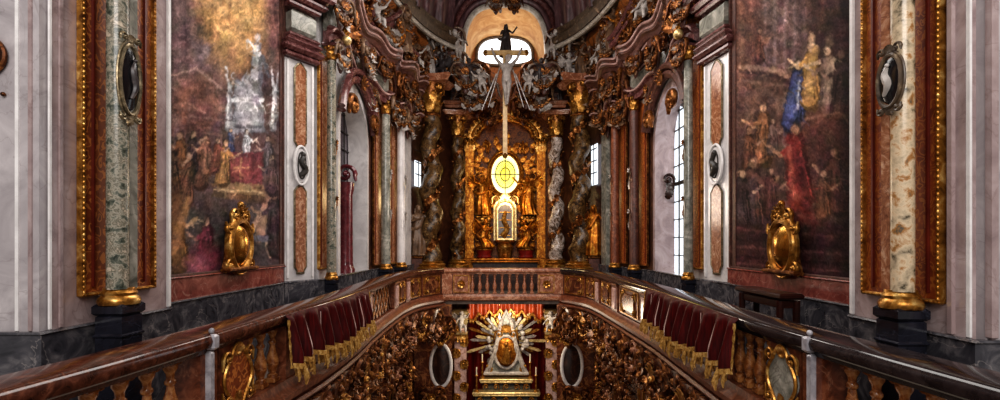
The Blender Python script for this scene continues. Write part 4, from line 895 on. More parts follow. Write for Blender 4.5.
# ================================================================== GALLERY BALUSTRADES
BL = spline([(-2.98, 1.6), (-2.9, 2.7), (-2.82, 3.5), (-2.76, 4.5), (-2.70, 6.0), (-2.63, 7.0), (-2.64, 8.4), (-2.74, 10.0), (-2.80, 12.0), (-2.78, 13.6), (-2.58, 14.8), (-1.98, 16.0)], 8)
BR = spline([(3.0, 1.6), (2.95, 2.6), (2.84, 4.2), (2.79, 5.4), (2.84, 7.4), (2.88, 9.0), (2.84, 10.6), (2.78, 12.4), (2.72, 13.6), (2.55, 14.8), (1.92, 16.0)], 8)
def at_y(P, y):
    for a, b in zip(P[:-1], P[1:]):
        if a[1] <= y <= b[1]: k = (y - a[1]) / (b[1] - a[1]); t = (Vector(b) - Vector(a)).normalized(); return Vector(a).lerp(Vector(b), k), t
    return Vector(P[-1]), (Vector(P[-1]) - Vector(P[-2])).normalized()
def sub(P, y0, y1, n=10): return [tuple(at_y(P, y0 + (y1 - y0) * k / n)[0]) for k in range(n + 1)]
def baluster_mesh():
    mb = MB(); z0 = 5.27
    mb.box((0, 0, z0 + .03), (.125, .125, .06), bev=.01)
    mb.lathe([(.058, .06), (.058, .09), (.04, .11), (.05, .15), (.068, .2), (.072, .25), (.06, .31), (.038, .38), (.03, .44), (.045, .46), (.045, .48), (.03, .5), (.034, .54), (.055, .58), (.058, .61)], 14, T(0, 0, z0))
    mb.box((0, 0, z0 + .635), (.125, .125, .05), bev=.01); return mb
BAL = baluster_mesh()
RAILP = [(-.16, 5.92), (.13, 5.92), (.14, 5.955), (.19, 5.98), (.205, 6.03), (.19, 6.075), (.15, 6.1), (-.16, 6.1), (-.19, 6.06), (-.19, 5.97)]
BASEP = [(-.14, 4.98), (.12, 4.98), (.13, 5.02), (.2, 5.05), (.21, 5.12), (.16, 5.16), (.13, 5.2), (.12, 5.27), (-.14, 5.27)]
LOWP = [(-.3, 4.82), (.02, 4.82), (.06, 4.87), (.16, 4.9), (.2, 4.95), (.17, 4.985), (-.3, 4.985)]
def inset_panel(t, m, w, z0, z1, d, mats, gilt=True, name='panel'):
    mb = MB(); mb.box((0, -d + .02, (z0 + z1) / 2), (w, .06, z1 - z0), mtx=m, bev=.01); p = mb.build(name, mats[0], t)
    fr = MB(); zc = (z0 + z1) / 2
    for sx in (-1, 1): fr.box((sx * w * .42, -d - .02, zc), (.03, .03, (z1 - z0) * .86), mtx=m, bev=.008)
    for sz in (-1, 1): fr.box((0, -d - .02, zc + sz * (z1 - z0) * .42), (w * .84, .03, .03), mtx=m, bev=.008)
    if gilt:
        for sx in (-1, 1):
            for sz in (-1, 1): scroll(fr, min(w, z1 - z0) * .13, 1.3, .018, m @ T(sx * w * .26, -d - .03, zc + sz * (z1 - z0) * .27, 0, 0, 0, (sx, 1, sz)), .8)
    fr.build('gilt_mouldings', M['gold'], p); return p
def balustrade(P, side, label, spec, railm):
    t = thing('balustrade', label, 'balustrade', (P[8][0], P[8][1], 4.55))
    mb = MB(); mb.sweep(P, RAILP, side); hr = mb.build('handrail', railm, t)
    mb = MB(); mb.sweep(P, BASEP, side); mb.build('base_rail', M['rail'], t)
    mb = MB(); mb.sweep(P, LOWP, side); mb.build('lower_cornice', M['rail'], t)
    bm_ = BAL.mesh('baluster', M['baluster'], (0, 0, 0))
    for kind, y0, y1 in spec:
        pm, tm = at_y(P, (y0 + y1) / 2); n = Vector((tm.y, -tm.x)) * side; m = Matrix.Translation((pm.x, pm.y, 0)) @ frame_axes(n)
        w = (at_y(P, y1)[0] - at_y(P, y0)[0]).length
        if kind == 'b':
            k = max(1, int(round(w / .25)))
            for i in range(k):
                q, tq = at_y(P, y0 + (y1 - y0) * (i + .5) / k)
                o = inst('baluster', bm_, t, (q.x - t.location.x, q.y - t.location.y, -t.location.z), (0, 0, math.atan2(tq.y, tq.x)))
        elif kind == 'p':      # pier with a pale marble strip
            mb = MB(); mb.box((0, 0, 5.6), (w, .26, .66), mtx=m, bev=.02); ped = mb.build('pedestal', M['rail'], t)
            mb = MB(); mb.box((-side * w * .1, -.14, 5.53), (.055, .08, .82), mtx=m, bev=.02); mb.box((-side * w * .1, -.17, 6.02), (.065, .1, .14), mtx=m, bev=.02); mb.ball((-side * w * .1, -.17, 6.12), .026, 8, m); mb.build('marble_strip', M['greyp'], ped)
        elif kind == 'q':
            mb = MB(); mb.box((0, 0, 5.6), (w, .28, .66), mtx=m, bev=.02); mb.box((0, -.1, 5.9), (w + .06, .14, .06), mtx=m, bev=.02); ped = mb.build('pedestal', M['rail'], t)
            mb = MB(); mb.box((0, -.15, 5.58), (w * .5, .04, .5), mtx=m, bev=.015); mb.build('pedestal_panel', M['pinkm'], ped)
        elif kind == 'c':      # gilt cartouche panel
            mb = MB(); mb.box((0, 0, 5.6), (w, .22, .66), mtx=m, bev=.01); pn = mb.build('cartouche_panel', M['rail'], t)
            mb = MB(); out = [(w * .42 * math.cos(a) * (1 + .12 * math.cos(4 * a)), .28 * math.sin(a) * (1 + .1 * math.cos(4 * a))) for a in [2 * PI * k / 32 for k in range(32)]]
            mb.prism(out, .03, m @ T(0, -.11, 5.6)); f = mb.build('cartouche_field', M['greym'] if side < 0 else M['brown'], pn)
            mb = MB(); mb.tube([(x * 1.02, -.15, z * 1.04 + 5.6) for x, z in out], .017, 6, m, close=True)
            for sx in (-1, 1):
                for sz in (-1, 1): scroll(mb, .07, 1.4, .016, m @ T(sx * w * .36, -.15, 5.6 + sz * .2, 0, 0, 0, (sx, 1, sz)), .9)
            shell(mb, .1, m @ T(0, -.15, 5.82)); leaf(mb, .12, .1, .5, m @ T(0, -.15, 5.36)); mb.build('cartouche_gilding', M['gold'], pn)
        elif kind == 'd':      # plain backing behind the hanging
            mb = MB(); mb.sweep(sub(P, y0, y1, 12), [(-.1, 5.27), (.1, 5.27), (.1, 5.93), (-.1, 5.93)], side); mb.build('solid_panel', M['rail'], t)
        elif kind == 'l':      # lattice
            mb = MB(); mb.sweep(sub(P, y0, y1, 8), [(-.06, 5.27), (.02, 5.27), (.02, 5.93), (-.06, 5.93)], side); ln = mb.build('lattice_backing', M['darkwall'], t)
            fr = MB(); k = max(3, int(w / .3))
            for i in range(k + 1):
                for sgn in (-1, 1):
                    a = -w / 2 + w * i / k; b = a + sgn * w / k * 1.5
                    if abs(b) > w / 2: continue
                    fr.tube([(a, -.06, 5.3), (b, -.06, 5.9)], .022, 6, m)
            fr.build('lattice', M['gold2'], ln)
        elif kind == 'i':
            inset_panel(t, m, w, 5.29, 5.92, .1, (M['rail'],)); mb = MB(); mb.box((0, -.135, 5.6), (w * .5, .02, .36), mtx=m, bev=.008); mb.build('inset_field', M['lower'], t)
    return t
balustrade(BL, 1, 'long red-brown marble gallery balustrade with polished brown rail, left side', [('b', 1.75, 4.3), ('p', 4.36, 4.6), ('c', 4.66, 5.16), ('b', 5.2, 6.0), ('d', 6.0, 9.35), ('q', 9.4, 9.95), ('l', 10.05, 12.2), ('q', 12.3, 12.8), ('i', 12.9, 13.6), ('q', 13.65, 14.05), ('i', 14.15, 14.9), ('i', 15.0, 15.85)], M['rail_top'])
balustrade(BR, -1, 'long red-brown marble gallery balustrade with dark glossy rail, right side', [('b', 1.75, 4.2), ('p', 4.25, 4.5), ('c', 4.55, 5.02), ('b', 5.06, 6.0), ('d', 6.0, 9.35), ('q', 9.4, 9.9), ('i', 10.0, 11.6), ('q', 11.7, 12.2), ('i', 12.3, 13.4), ('q', 13.5, 13.9), ('i', 14.0, 14.8), ('i', 14.9, 15.85)], M['ledge'])
BF = [(-1.98, 16.0), (1.92, 16.0)]
t = thing('balustrade', 'straight rose marble balustrade across the far end in front of the upper altar', 'balustrade', (0, 16, 4.55))
for nm, pr, mm in (('handrail', RAILP, 'cap'), ('base_rail', [(-.14, 5.06), (.14, 5.06), (.19, 5.1), (.2, 5.16), (.13, 5.2), (.12, 5.27), (-.14, 5.27)], 'cap')):
    mb = MB(); mb.sweep(BF, pr, 1); mb.build(nm, M[mm], t)
bmf = BAL.mesh('baluster', M['cap'], (0, 0, 0))
for i in range(10): inst('baluster', bmf, t, (-.98 + i * .238, 0, -4.55))
for x in (-1.32, 1.38):
    p = inset_panel(t, Matrix.Translation((x, 16, 0)), .56, 5.29, 5.92, .12, (M['cap'],), False, 'rosette_panel'); mb = MB(); rosette(mb, .17, T(x, 15.85, 5.6)); mb.build('rosette', M['gold'], p)
for x in (-1.78, 1.75):
    mb = MB(); mb.box((x, 16, 5.6), (.32, .3, .66), bev=.02); mb.build('pedestal', M['cap'], t)
# gallery floor slabs behind the balustrades
for nm, P, side, xo in (('floor_gallery_left', BL, 1, -4.4), ('floor_gallery_right', BR, -1, 4.4)):
    mb = MB(); vs = []
    for p in P: vs += [(p[0], p[1], 5.0), (xo, p[1], 5.0), (p[0], p[1], 4.7), (xo, p[1], 4.7)]
    fs = []
    for i in range(len(P) - 1): a = i * 4; fs += [(a, a + 4, a + 5, a + 1), (a + 2, a + 3, a + 7, a + 6), (a, a + 2, a + 6, a + 4)]
    mb.add(vs, fs); struct(nm, mb, M['floor'])
mb = MB(); mb.box((0, 18.3, 5.0), (9, 4.7, .1)); struct('floor_gallery_choir', mb, M['floor'])

# ------------------------------------------------------------------ velvet hangings
def hanging(P, side, y0, y1, label, bulge=1):
    pm, tm = at_y(P, (y0 + y1) / 2); t = thing('hanging', label, 'drapery', (pm.x, pm.y, 5.2))
    N = 260; nf = 11
    def pt(u, off, z):
        q, tq = at_y(P, y0 + (y1 - y0) * u); n = Vector((tq.y, -tq.x)) * side; return (q.x + n.x * off, q.y + n.y * off, z)
    def fold(u): return (.5 + .5 * math.sin(u * nf * 2 * PI + 1.3 * math.sin(u * 17))) ** 1.4 + .25 * math.sin(u * 71)
    prof = [(.2, 6.045), (.215, 6.075), (.228, 6.06), (.235, 6.02), (.238, 5.98)] + [(.238, 5.98 - .049 * k) for k in range(1, 11)]
    def sagz(u): return -.025 * fold(u) + .03 * math.sin(u * 9)
    def fn(u, v):
        i = min(len(prof) - 1, int(round(v * (len(prof) - 1)))); o, z = prof[i]; g = max(0, (6.05 - z) / .55)
        return pt(u, o + (.13 * fold(u) * min(1, .25 + g) + .012) * (1 if i > 2 else 0) + .005, z + sagz(u) * g)
    mb = MB(); mb.grid(fn, N, len(prof) - 1); mb.build('velvet', M['velvet'], t, ang=80)
    fr = MB(); zb = prof[-1][1]
    for i in range(100):
        u = (i + .5) / 100; g = .238 + .13 * fold(u) + .03; z = zb + sagz(u)
        w = .017 + .008 * math.sin(i * 1.26); a = pt(u, g, z + .05); b = pt(u, g + .025 + .02 * math.sin(i * 1.7), z - .1); c = pt(u + .002 * math.sin(i), g + .02, z - .16 - .03 * math.sin(i * 1.3))
        fr.tube([a, b, c], [w * .7, w * 1.25, w * .5], 6)
    fr.grid(lambda u, v: pt(u, .238 + .13 * fold(u) + .03, zb + sagz(u) + .05 - .06 * v), N, 2)
    fr.build('bullion_fringe', M['fringe'], t)
    for uu in (0.002, .998):
        ed = MB(); ed.tube([pt(uu, .262 + .04 * (k / 12), 6.02 - k * .046) for k in range(13)], [.016 + .006 * math.sin(k * 2.2) for k in range(13)], 6); ed.build('side_trim', M['fringe'], t)
    for i in range(6):
        u = (i + .7) / 6.4; rb = MB(); rb.tube([pt(u, .25 + .13 * fold(u) * min(1, .25 + k / 9) + .008, 6.0 - k * .05 + sagz(u) * k / 10) for k in range(10)], [.006 + .0007 * k for k in range(10)], 5); rb.build('pale_piping', M['pinkm'], t)
hanging(BL, 1, 5.72, 9.0, 'dark red velvet hanging with gold fringe over the left balustrade')
hanging(BR, -1, 5.45, 9.2, 'dark red velvet hanging with gold fringe over the right balustrade')

# ================================================================== THINGS ON THE SIDE WALLS
def mirror(p, d, w, h, label):
    m = Matrix.Translation(p) @ frame_axes(d); t = thing('oval_shrine', label, 'shrine', p)
    mb = MB(); zc = h * .40; a, b = w * .33, h * .37
    fr = MB(); fr.tube([(a * 1.06 * math.cos(q), -.06, zc + b * 1.06 * math.sin(q)) for q in [2 * PI * k / 40 for k in range(40)]], .05, 8, m, close=True)
    fr.tube([(a * 1.24 * math.cos(q), -.04, zc + b * 1.2 * math.sin(q)) for q in [2 * PI * k / 40 for k in range(40)]], .035, 7, m, close=True); fr.build('oval_frame', M['gold'], t)
    mb.lathe([(1, 0), (.9, .03), (.72, .09), (.4, .15), (.01, .17)], 32, m @ T(0, -.02, zc) @ Matrix.Rotation(PI / 2, 4, 'X') @ Matrix.Diagonal((a, b, .8, 1))); mb.build('convex_bowl', M['bowl'], t)
    mb = MB(); out = [(-w * .5, 0), (w * .5, 0), (w * .48, h * .08), (w * .42, h * .2), (w * .4, h * .5), (w * .36, h * .66), (w * .22, h * .8), (0, h * .86), (-w * .22, h * .8), (-w * .36, h * .66), (-w * .4, h * .5), (-w * .42, h * .2), (-w * .48, h * .08)]
    mb.prism(out, .04, m @ T(0, .0, 0)); mb.build('back_plate', M['gold2'], t)
    for s in (-1, 1):
        for R_, x_, z_, f_ in ((.11, .34, .1, 1), (.1, .34, .66, -1), (.12, .16, .86, 1)):
            mb = MB(); scroll(mb, w * R_, 1.5, .024, m @ T(s * w * x_, -.05, h * z_, 0, 0, 0, (s, 1, f_)), .7); mb.build('scroll', M['gold'], t)
    mb = MB(); shell(mb, w * .26, m @ T(0, -.07, h * .84)); leaf(mb, h * .16, w * .2, .5, m @ T(0, -.06, h * .92)); mb.ball((0, -.06, h * 1.04), .05, 8, m); rosette(mb, .08, m @ T(0, -.08, h * .92)); mb.build('crest', M['gold'], t)
    mb = MB(); mb.box((0, -.06, .03), (w * 1.0, .14, .06), mtx=m, bev=.02); mb.build('foot', M['gold2'], t)
mirror((-3.93, 7.38, 6.49), (1, 0), .82, .94, 'gilt oval shrine with convex gold bowl below the left wall painting')
mirror((3.93, 6.95, 6.47), (-1, 0), .82, .94, 'gilt oval shrine with convex gold bowl below the right wall painting')
m = Matrix.Translation((-4.1, 3.94, 0)) @ frame_axes((0, -1)); t = thing('medallion', 'dark bronze oval medallion on the white marble at far left edge', 'medallion', (-4.1, 3.94, 8.2))
mb = MB(); mb.lathe([(1, 0), (.9, .05), (.5, .08), (.01, .09)], 28, m @ T(0, 0, 8.37) @ Matrix.Rotation(PI / 2, 4, 'X') @ Matrix.Diagonal((.19, .155, .8, 1))); mb.build('disc', M['bronze'], t)
mb = MB(); mb.tube([(.19 * math.cos(q), -.02, 8.37 + .155 * math.sin(q)) for q in [2 * PI * k / 32 for k in range(32)]], .02, 7, m, close=True); mb.ball((.17, -.01, 8.07), .018, 8, m); mb.build('rim', M['gold3'], t)

t = thing('side_table', 'narrow dark wooden stand under the right gilt oval shrine', 'table', (3.5, 6.6, FL))
mb = MB(); mb.box((3.48, 6.6, 6.25), (.3, 1.16, .07), bev=.02); mb.box((3.48, 6.6, 6.15), (.22, 1.0, .1), bev=.01); mb.build('table_top', M['wood'], t)
for yy in (6.12, 7.08):
    for xx in (3.38, 3.58): mb = MB(); mb.tube([(xx, yy, 5.0), (xx, yy, 5.6), (xx, yy - .02, 6.2)], [.03, .035, .045], 8); mb.build('leg', M['wood'], t)
mb = MB(); mb.box((3.48, 6.6, 5.4), (.05, .96, .05), bev=.01); mb.build('stretcher', M['wood'], t)

# ================================================================== TWISTED COLUMNS
def twisted(x, y, r, zs, zt, hcap, ab, label, shaftm, turns=3.2, ph=0):
    t = thing('twisted_column', label, 'column', (x, y, FL)); A = r * .28
    mb = MB(); mb.box((x, y, 5.5), (r * 2.9, r * 2.9, 1.0), bev=.03); mb.build('pedestal', M['purple2'], t)
    mb = MB(); mb.lathe([(r * 1.45, 6.0), (r * 1.45, 6.08), (r * 1.25, 6.12), (r * 1.35, 6.18), (r * 1.1, 6.24), (r * 1.15, 6.28), (r, zs)], 24, T(x, y, 0)); mb.build('base', M['gold'], t)
    H = zt - hcap - zs; n = 72
    def cen(v): return A * min(1, v * 12, (1 - v) * 12)
    def fn(u, v):
        a = 2 * PI * u; ph_ = v * turns * 2 * PI + ph; k = cen(v); rr = r * (1 - .16 * v) * (.86 + .06 * math.sin(a * 3 + ph_ * 3))
        return (x + k * math.cos(ph_) + rr * math.cos(a), y + k * math.sin(ph_) + rr * math.sin(a), zs + H * v)
    mb = MB(); mb.grid(fn, 26, n, closeu=True); mb.build('shaft', shaftm, t)
    mb = MB(); rn = random.Random(int(x * 100))
    for i in range(64):   # gilt vine in the groove
        v = (i + .5) / 64; ph_ = v * turns * 2 * PI + ph + PI; k = r * (1 - .16 * v) * .93 - A * .55
        p = (x + k * math.cos(ph_), y + k * math.sin(ph_), zs + H * v); leaf(mb, r * .75, r * .5, .6, T(p[0], p[1], p[2], rn.uniform(-.5, .5), rn.uniform(-1.4, 1.4), ph_ + PI / 2), 2)
        if i % 3 == 0: mb.ball(p, r * .14, 6)
    mb.build('gilt_vine', M['gold2'], t)
    add_capital(t, (x, y, zt - hcap), r * .84, hcap, ab, (M['gold2'], M['gold'], M['cap'])); return t
twisted(-2.43, 16.9, .37, 6.3, 12.45, 1.3, .72, 'large twisted dark marble column with gilt vine, front left of the altar', M['twist'])
twisted(2.6, 16.9, .37, 6.3, 12.45, 1.3, .72, 'large twisted dark marble column with gilt vine, front right of the altar', M['twist'], ph=2.2)
twisted(-1.68, 18.6, .27, 6.3, 11.75, .95, .52, 'smaller twisted column with gilt vine, left side of the altar frame', M['twist'], 3.6, 1)
twisted(1.98, 18.6, .29, 6.3, 11.75, .95, .52, 'smaller twisted pale marble column, right side of the altar frame', M['twistP'], 3.6, 3)

# ================================================================== UPPER ALTAR
AXC = .09
t = thing('altarpiece', 'tall golden altar frame around the oval yellow window', 'altar', (AXC, 20.1, FL))
for s, lab in ((-1, 'left'), (1, 'right')):
    x = AXC + s * 1.43
    mb = MB(); mb.box((x, 20.12, 8.3), (.34, .3, 5.4), bev=.03); [mb.box((x + q * .1, 19.96, 8.3), (.05, .06, 5.0), bev=.02) for q in (-1, 0, 1)]; pl = mb.build('gilt_pilaster', M['goldW'], t)
    mb = MB(); [leaf(mb, .5, .2, .8, T(x + k * .12, 19.95, 10.55)) for k in (-1, 0, 1)]; scroll(mb, .13, 1.4, .035, T(x - .16, 19.9, 11.0), .5); scroll(mb, .13, 1.4, .035, T(x + .16, 19.9, 11.0, 0, 0, 0, (-1, 1, 1)), .5); mb.box((x, 20.05, 11.2), (.56, .4, .16), bev=.04); mb.build('pilaster_capital', M['gold'], pl)
    mb = MB(); mb.box((x, 20.05, 5.75), (.5, .4, 1.1), bev=.03); mb.build('pilaster_base', M['goldW'], pl)
    mb = MB(); mb.box((AXC + s * 1.78, 20.15, 8.3), (.18, .2, 5.8), bev=.03); mb.build('side_strip', M['gold3'], t)
for k, (rr, w_) in enumerate(((1.32, .12), (1.1, .08))):
    mb = MB(); mb.tube([(AXC - rr * math.cos(PI * i / 30), 19.95 - .05 * k, 11.1 + .82 * rr / 1.32 * math.sin(PI * i / 30)) for i in range(31)], w_, 8); mb.build('crowning_arch', M['goldW'], t)
mb = MB(); rn = random.Random(4)
for i in range(17):
    a = PI * (i + .5) / 17; leaf(mb, .4, .26, .7, T(AXC - 1.22 * math.cos(a), 19.86, 11.1 + .75 * math.sin(a), 0, a - PI / 2, 0)); mb.ball((AXC - 1.2 * math.cos(a), 19.8, 11.1 + .74 * math.sin(a)), .06, 6)
mb.build('arch_leafwork', M['gold'], t)
mb = MB()
for i in range(70):
    a = rn.random() * 6.28; k = 1.05 + .7 * rn.random(); x, z = AXC + .64 * k * math.cos(a), 9.66 + .88 * k * math.sin(a)
    if abs(x - AXC) > 1.2: continue
    leaf(mb, .26 + .14 * rn.random(), .18, .6, T(x, 20.1, z, 0, PI / 2 - a + rn.uniform(-.5, .5), 0))
mb.build('cloud_and_ray_relief', M['goldW'], t)
for s in (-1, 1):
    mb = MB()
    for k in range(9): z = 6.6 + k * .5; scroll(mb, .12, 1.4, .03, T(AXC + s * 1.1, 20.15, z, 0, 0, 0, (s, 1, (-1) ** k)), 1); leaf(mb, .34, .18, .6, T(AXC + s * 1.05, 20.18, z + .1, 0, s * .5, 0))
    for k in range(14): leaf(mb, .36, .22, .7, T(AXC + s * rn.uniform(.45, 1.0), 20.2, rn.uniform(6.6, 8.6), 0, rn.uniform(-2, 2), 0))
    mb.build('side_leafwork', M['goldW'], t)
# oval stained window
mb = MB(); pts = [(AXC + .60 * math.cos(a), 20.15, 9.66 + .82 * math.sin(a)) for a in [2 * PI * k / 40 for k in range(40)]]
m_, nt, b = _base('yellow_stained_glass', .15, 0)
tc = nt.nodes.new('ShaderNodeTexCoord'); mp = nt.nodes.new('ShaderNodeMapping'); mp.inputs['Scale'].default_value = (1.62, 0, 1.2); mp.inputs['Location'].default_value = (0, 0, -.98)
gr = nt.nodes.new('ShaderNodeTexGradient'); gr.gradient_type = 'SPHERICAL'; nt.links.new(tc.outputs['Object'], mp.inputs['Vector']); nt.links.new(mp.outputs['Vector'], gr.inputs['Vector'])
rp = ramp(nt, [(0, C(226, 232, 150)), (.18, C(236, 238, 172)), (.4, C(226, 218, 50)), (.8, C(218, 200, 10))]); nt.links.new(gr.outputs['Fac'], rp.inputs['Fac'])
nt.links.new(rp.outputs['Color'], b.inputs['Base Color']); nt.links.new(rp.outputs['Color'], b.inputs['Emission Color']); b.inputs['Emission Strength'].default_value = 1.1
mb.add(pts, [tuple(range(40))]); w = struct('window_6', mb, m_, False)
mb = MB(); mb.tube([(p[0], p[1] - .03, p[2]) for p in pts], .045, 8, close=True); mb.tube([(AXC + .70 * math.cos(a), 20.14, 9.66 + .94 * math.sin(a)) for a in [2 * PI * k / 40 for k in range(40)]], .06, 8, close=True); mb.build('window_frame', M['goldW'], w)
mb = MB(); mb.box((AXC, 20.12, 9.66), (.03, .03, 1.6)); mb.box((AXC, 20.12, 9.66), (1.16, .03, .03))
for k in (.33, .68): mb.tube([(AXC + .58 * k * math.cos(a), 20.12, 9.66 + .8 * k * math.sin(a)) for a in [2 * PI * q / 30 for q in range(30)]], .018, 5, close=True)
mb.build('window_leading', M['lead'], w)
# tabernacle shrine and steps
t = thing('tabernacle', 'pale gold arched tabernacle shrine with dark niche below the oval window', 'shrine', (.08, 19.7, 6.3))
X = .08
mb = MB(); mb.prism([(-.44, 0), (.44, 0), (.44, 1.35), (.32, 1.58), (0, 1.68), (-.32, 1.58), (-.44, 1.35)], .3, T(X, 19.95, 7.0)); mb.build('case', M['paleg'], t)
mb = MB(); mb.prism([(-.27, 0), (.27, 0), (.27, 1.1), (.18, 1.26), (0, 1.32), (-.18, 1.26), (-.27, 1.1)], .03, T(X, 19.65, 7.1)); ni = mb.build('niche', M['darkwall'], t)
mb = MB(); mb.tube(spline([(X - .1, 19.6, 7.15), (X + .08, 19.6, 7.45), (X - .05, 19.6, 7.8), (X + .03, 19.6, 8.15)], 4), [.12, .13, .12, .11, .1, .1, .1, .1, .1, .09, .08, .07, .06], 8); [mb.box((X, 19.6, 7.2 + k * .3), (.44, .04, .04), bev=.01) for k in range(4)]; mb.build('gilt_lattice', M['gold'], ni)
mb = MB(); mb.tube([(X - .36, 19.62, 7.0), (X - .36, 19.62, 8.25), (X - .22, 19.62, 8.5), (X, 19.62, 8.56), (X + .22, 19.62, 8.5), (X + .36, 19.62, 8.25), (X + .36, 19.62, 7.0)], .05, 7); shell(mb, .3, T(X, 19.6, 8.6)); [scroll(mb, .14, 1.4, .035, T(X + s * .36, 19.62, 8.62, 0, 0, 0, (s, 1, 1)), .9) for s in (-1, 1)]; mb.build('shrine_moulding', M['paleg'], t)
mb = MB(); mb.lathe([(.2, 6.3), (.26, 6.4), (.3, 6.6), (.34, 6.75), (.28, 6.86), (.4, 6.95), (.42, 7.02)], 20, T(X, 19.75, 0)); mb.build('urn_base', M['gold'], t)
t = thing('altar_steps', 'low stepped altar table with red and gold front under the tabernacle', 'altar', (X, 19.6, FL))
mb = MB(); mb.box((X, 19.75, 5.65), (2.5, .8, 1.3), bev=.03); mb.build('altar_table', M['darkwall'], t)
mb = MB(); mb.box((X, 19.6, 6.27), (2.7, .9, .08), bev=.02); mb.box((X, 19.35, 6.18), (2.6, .5, .06), bev=.02); mb.build('altar_top', M['goldW'], t)
for s, wd in ((-1, 'left'), (1, 'right')):
    tt = thing('statue_pedestal', 'red pedestal with gilt mouldings under the %s kneeling angel' % wd, 'pedestal', (X + s * .82, 19.6, 6.31))
    mb = MB(); mb.lathe([(.26, 6.31), (.3, 6.36), (.26, 6.42), (.3, 6.56), (.33, 6.62)], 16, T(X + s * .82, 19.6, 0)); mb.build('drum', M['velvetA'], tt); mb = MB(); mb.lathe([(.34, 6.62), (.36, 6.65), (.34, 6.68)], 16, T(X + s * .82, 19.6, 0)); mb.build('top_moulding', M['gold'], tt)
    figure('kneel', 'kneeling_angel', 'gilt kneeling angel in prayer on the %s of the tabernacle' % wd, 'statue', (X + s * .82, 19.6, 6.68), 1.5, M['goldW'], -s * .9)
    tt = thing('cloud_console', 'gilt cloud console carrying the %s standing angel beside the oval window' % wd, 'console', (AXC + s * .9, 20.0, 7.7))
    mb = MB(); mb.box((AXC + s * .9, 20.12, 7.95), (.5, .36, .1), bev=.03); mb.build('shelf', M['goldW'], tt); mb = MB(); rr_ = random.Random(3 + s)
    for k in range(14): mb.ball((AXC + s * .9 + rr_.uniform(-.25, .25), 19.95 + rr_.uniform(-.08, .05), 7.8 + rr_.uniform(-.2, .12)), .09 + .05 * rr_.random(), 8)
    mb.build('cloud', M['gold'], tt)
    figure('angel', 'standing_angel', 'gilt standing angel on the %s of the oval yellow window' % wd, 'statue', (AXC + s * .9, 19.9, 8.0), 1.65, M['goldW'], -s * .6)
for i, (x, z, h, lab) in enumerate(((-.52, 8.6, .5, 'gilt cherub by the lower left rim of the oval window'), (.72, 8.62, .5, 'gilt cherub by the lower right rim of the oval window'), (-.62, 10.45, .5, 'gilt cherub by the upper left rim of the oval window'), (.8, 10.45, .5, 'gilt cherub by the upper right rim of the oval window'))):
    figure('putto', 'cherub', lab, 'cherub', (x, 19.97, z), h * 1.1, M['goldW'], (.5, -.5)[i % 2], 'cherubs around the oval window')
# entablature over the small columns and broken pediment
for s, lab in ((-1, 'left'), (1, 'right')):
    t = thing('pediment', 'broken curved brown pediment over the %s small twisted column' % lab, 'pediment', (AXC + s * 1.5, 18.8, 11.75)); x = AXC + s * 1.72
    mb = MB(); mb.box((x, 18.75, 11.92), (1.0, .9, .12), bev=.03); mb.box((x, 18.75, 12.06), (1.12, 1.0, .16), bev=.05); mb.build('entablature_block', M['cap'], t)
    mb = MB(); arc = [(AXC + s * (1.95 - .95 * math.sin(k / 14 * 1.7)), 18.5, 12.2 + .85 * (1 - math.cos(k / 14 * 1.7))) for k in range(15)]; mb.tube(arc, .15, 8); mb.tube([(p[0], p[1] - .1, p[2] + .18) for p in arc], .08, 8); mb.build('raking_moulding', M['purple2'], t)
    mb = MB(); scroll(mb, .32, 1.6, .1, T(AXC + s * .95, 18.4, 13.2, 0, 0, 0, (-s, 1, 1)), .8); [leaf(mb, .5, .3, .8, T(AXC + s * (1.2 + .25 * k), 18.35, 12.3 + .1 * k)) for k in range(4)]; mb.build('gilt_scroll_end', M['gold3'], t)

# ================================================================== CRUCIFIX GROUP IN THE ARCH
t = thing('crucifix', 'large pale wooden cross on a long pole hanging below the bright window', 'crucifix', (.1, 16.9, 9.8)); CY_ = 16.9
mb = MB(); mb.box((.1, CY_, 13.33), (1.35, .14, .16), bev=.03); mb.build('cross_beam', M['woodp'], t)
mb = MB(); mb.box((.07, CY_, 11.62), (.15, .13, 3.55), bev=.03); mb.build('upright', M['woodp'], t)
for p_ in ((-.59, CY_, 13.33), (.79, CY_, 13.33), (.07, CY_, 9.86)): mb = MB(); mb.ball(p_, (.09, .1, .11), 8); mb.build('gilt_tip', M['gold'], t)
figure('corpus', 'crucified_figure', 'pale crucified figure hanging on the large wooden cross', 'statue', (.12, CY_ - .16, 11.5), 1.72, M['statue'], 0)
figure('saint', 'robed_statue', 'dark robed figure above the cross against the bright window', 'statue', (.1, 17.2, 13.3), 1.15, M['statueD'], 0)  # dark stucco puts the backlit silhouette into its colour
for s, wd in ((-1, 'left'), (1, 'right')):
    t = thing('ray_cluster', 'thin silver rays fanning down on the %s of the cross' % wd, 'rays', (.1 + s * .4, 17.0, 11.7))
    for k in range(2):
        mb = MB(); mb.tube([(.1 + s * (.2 + .12 * k), 17.0, 12.9 - .25 * k), (.1 + s * (.6 + .22 * k), 16.95, 11.5 - .1 * k)], [.03, .012], 6); mb.build('ray', M['silver'], t)

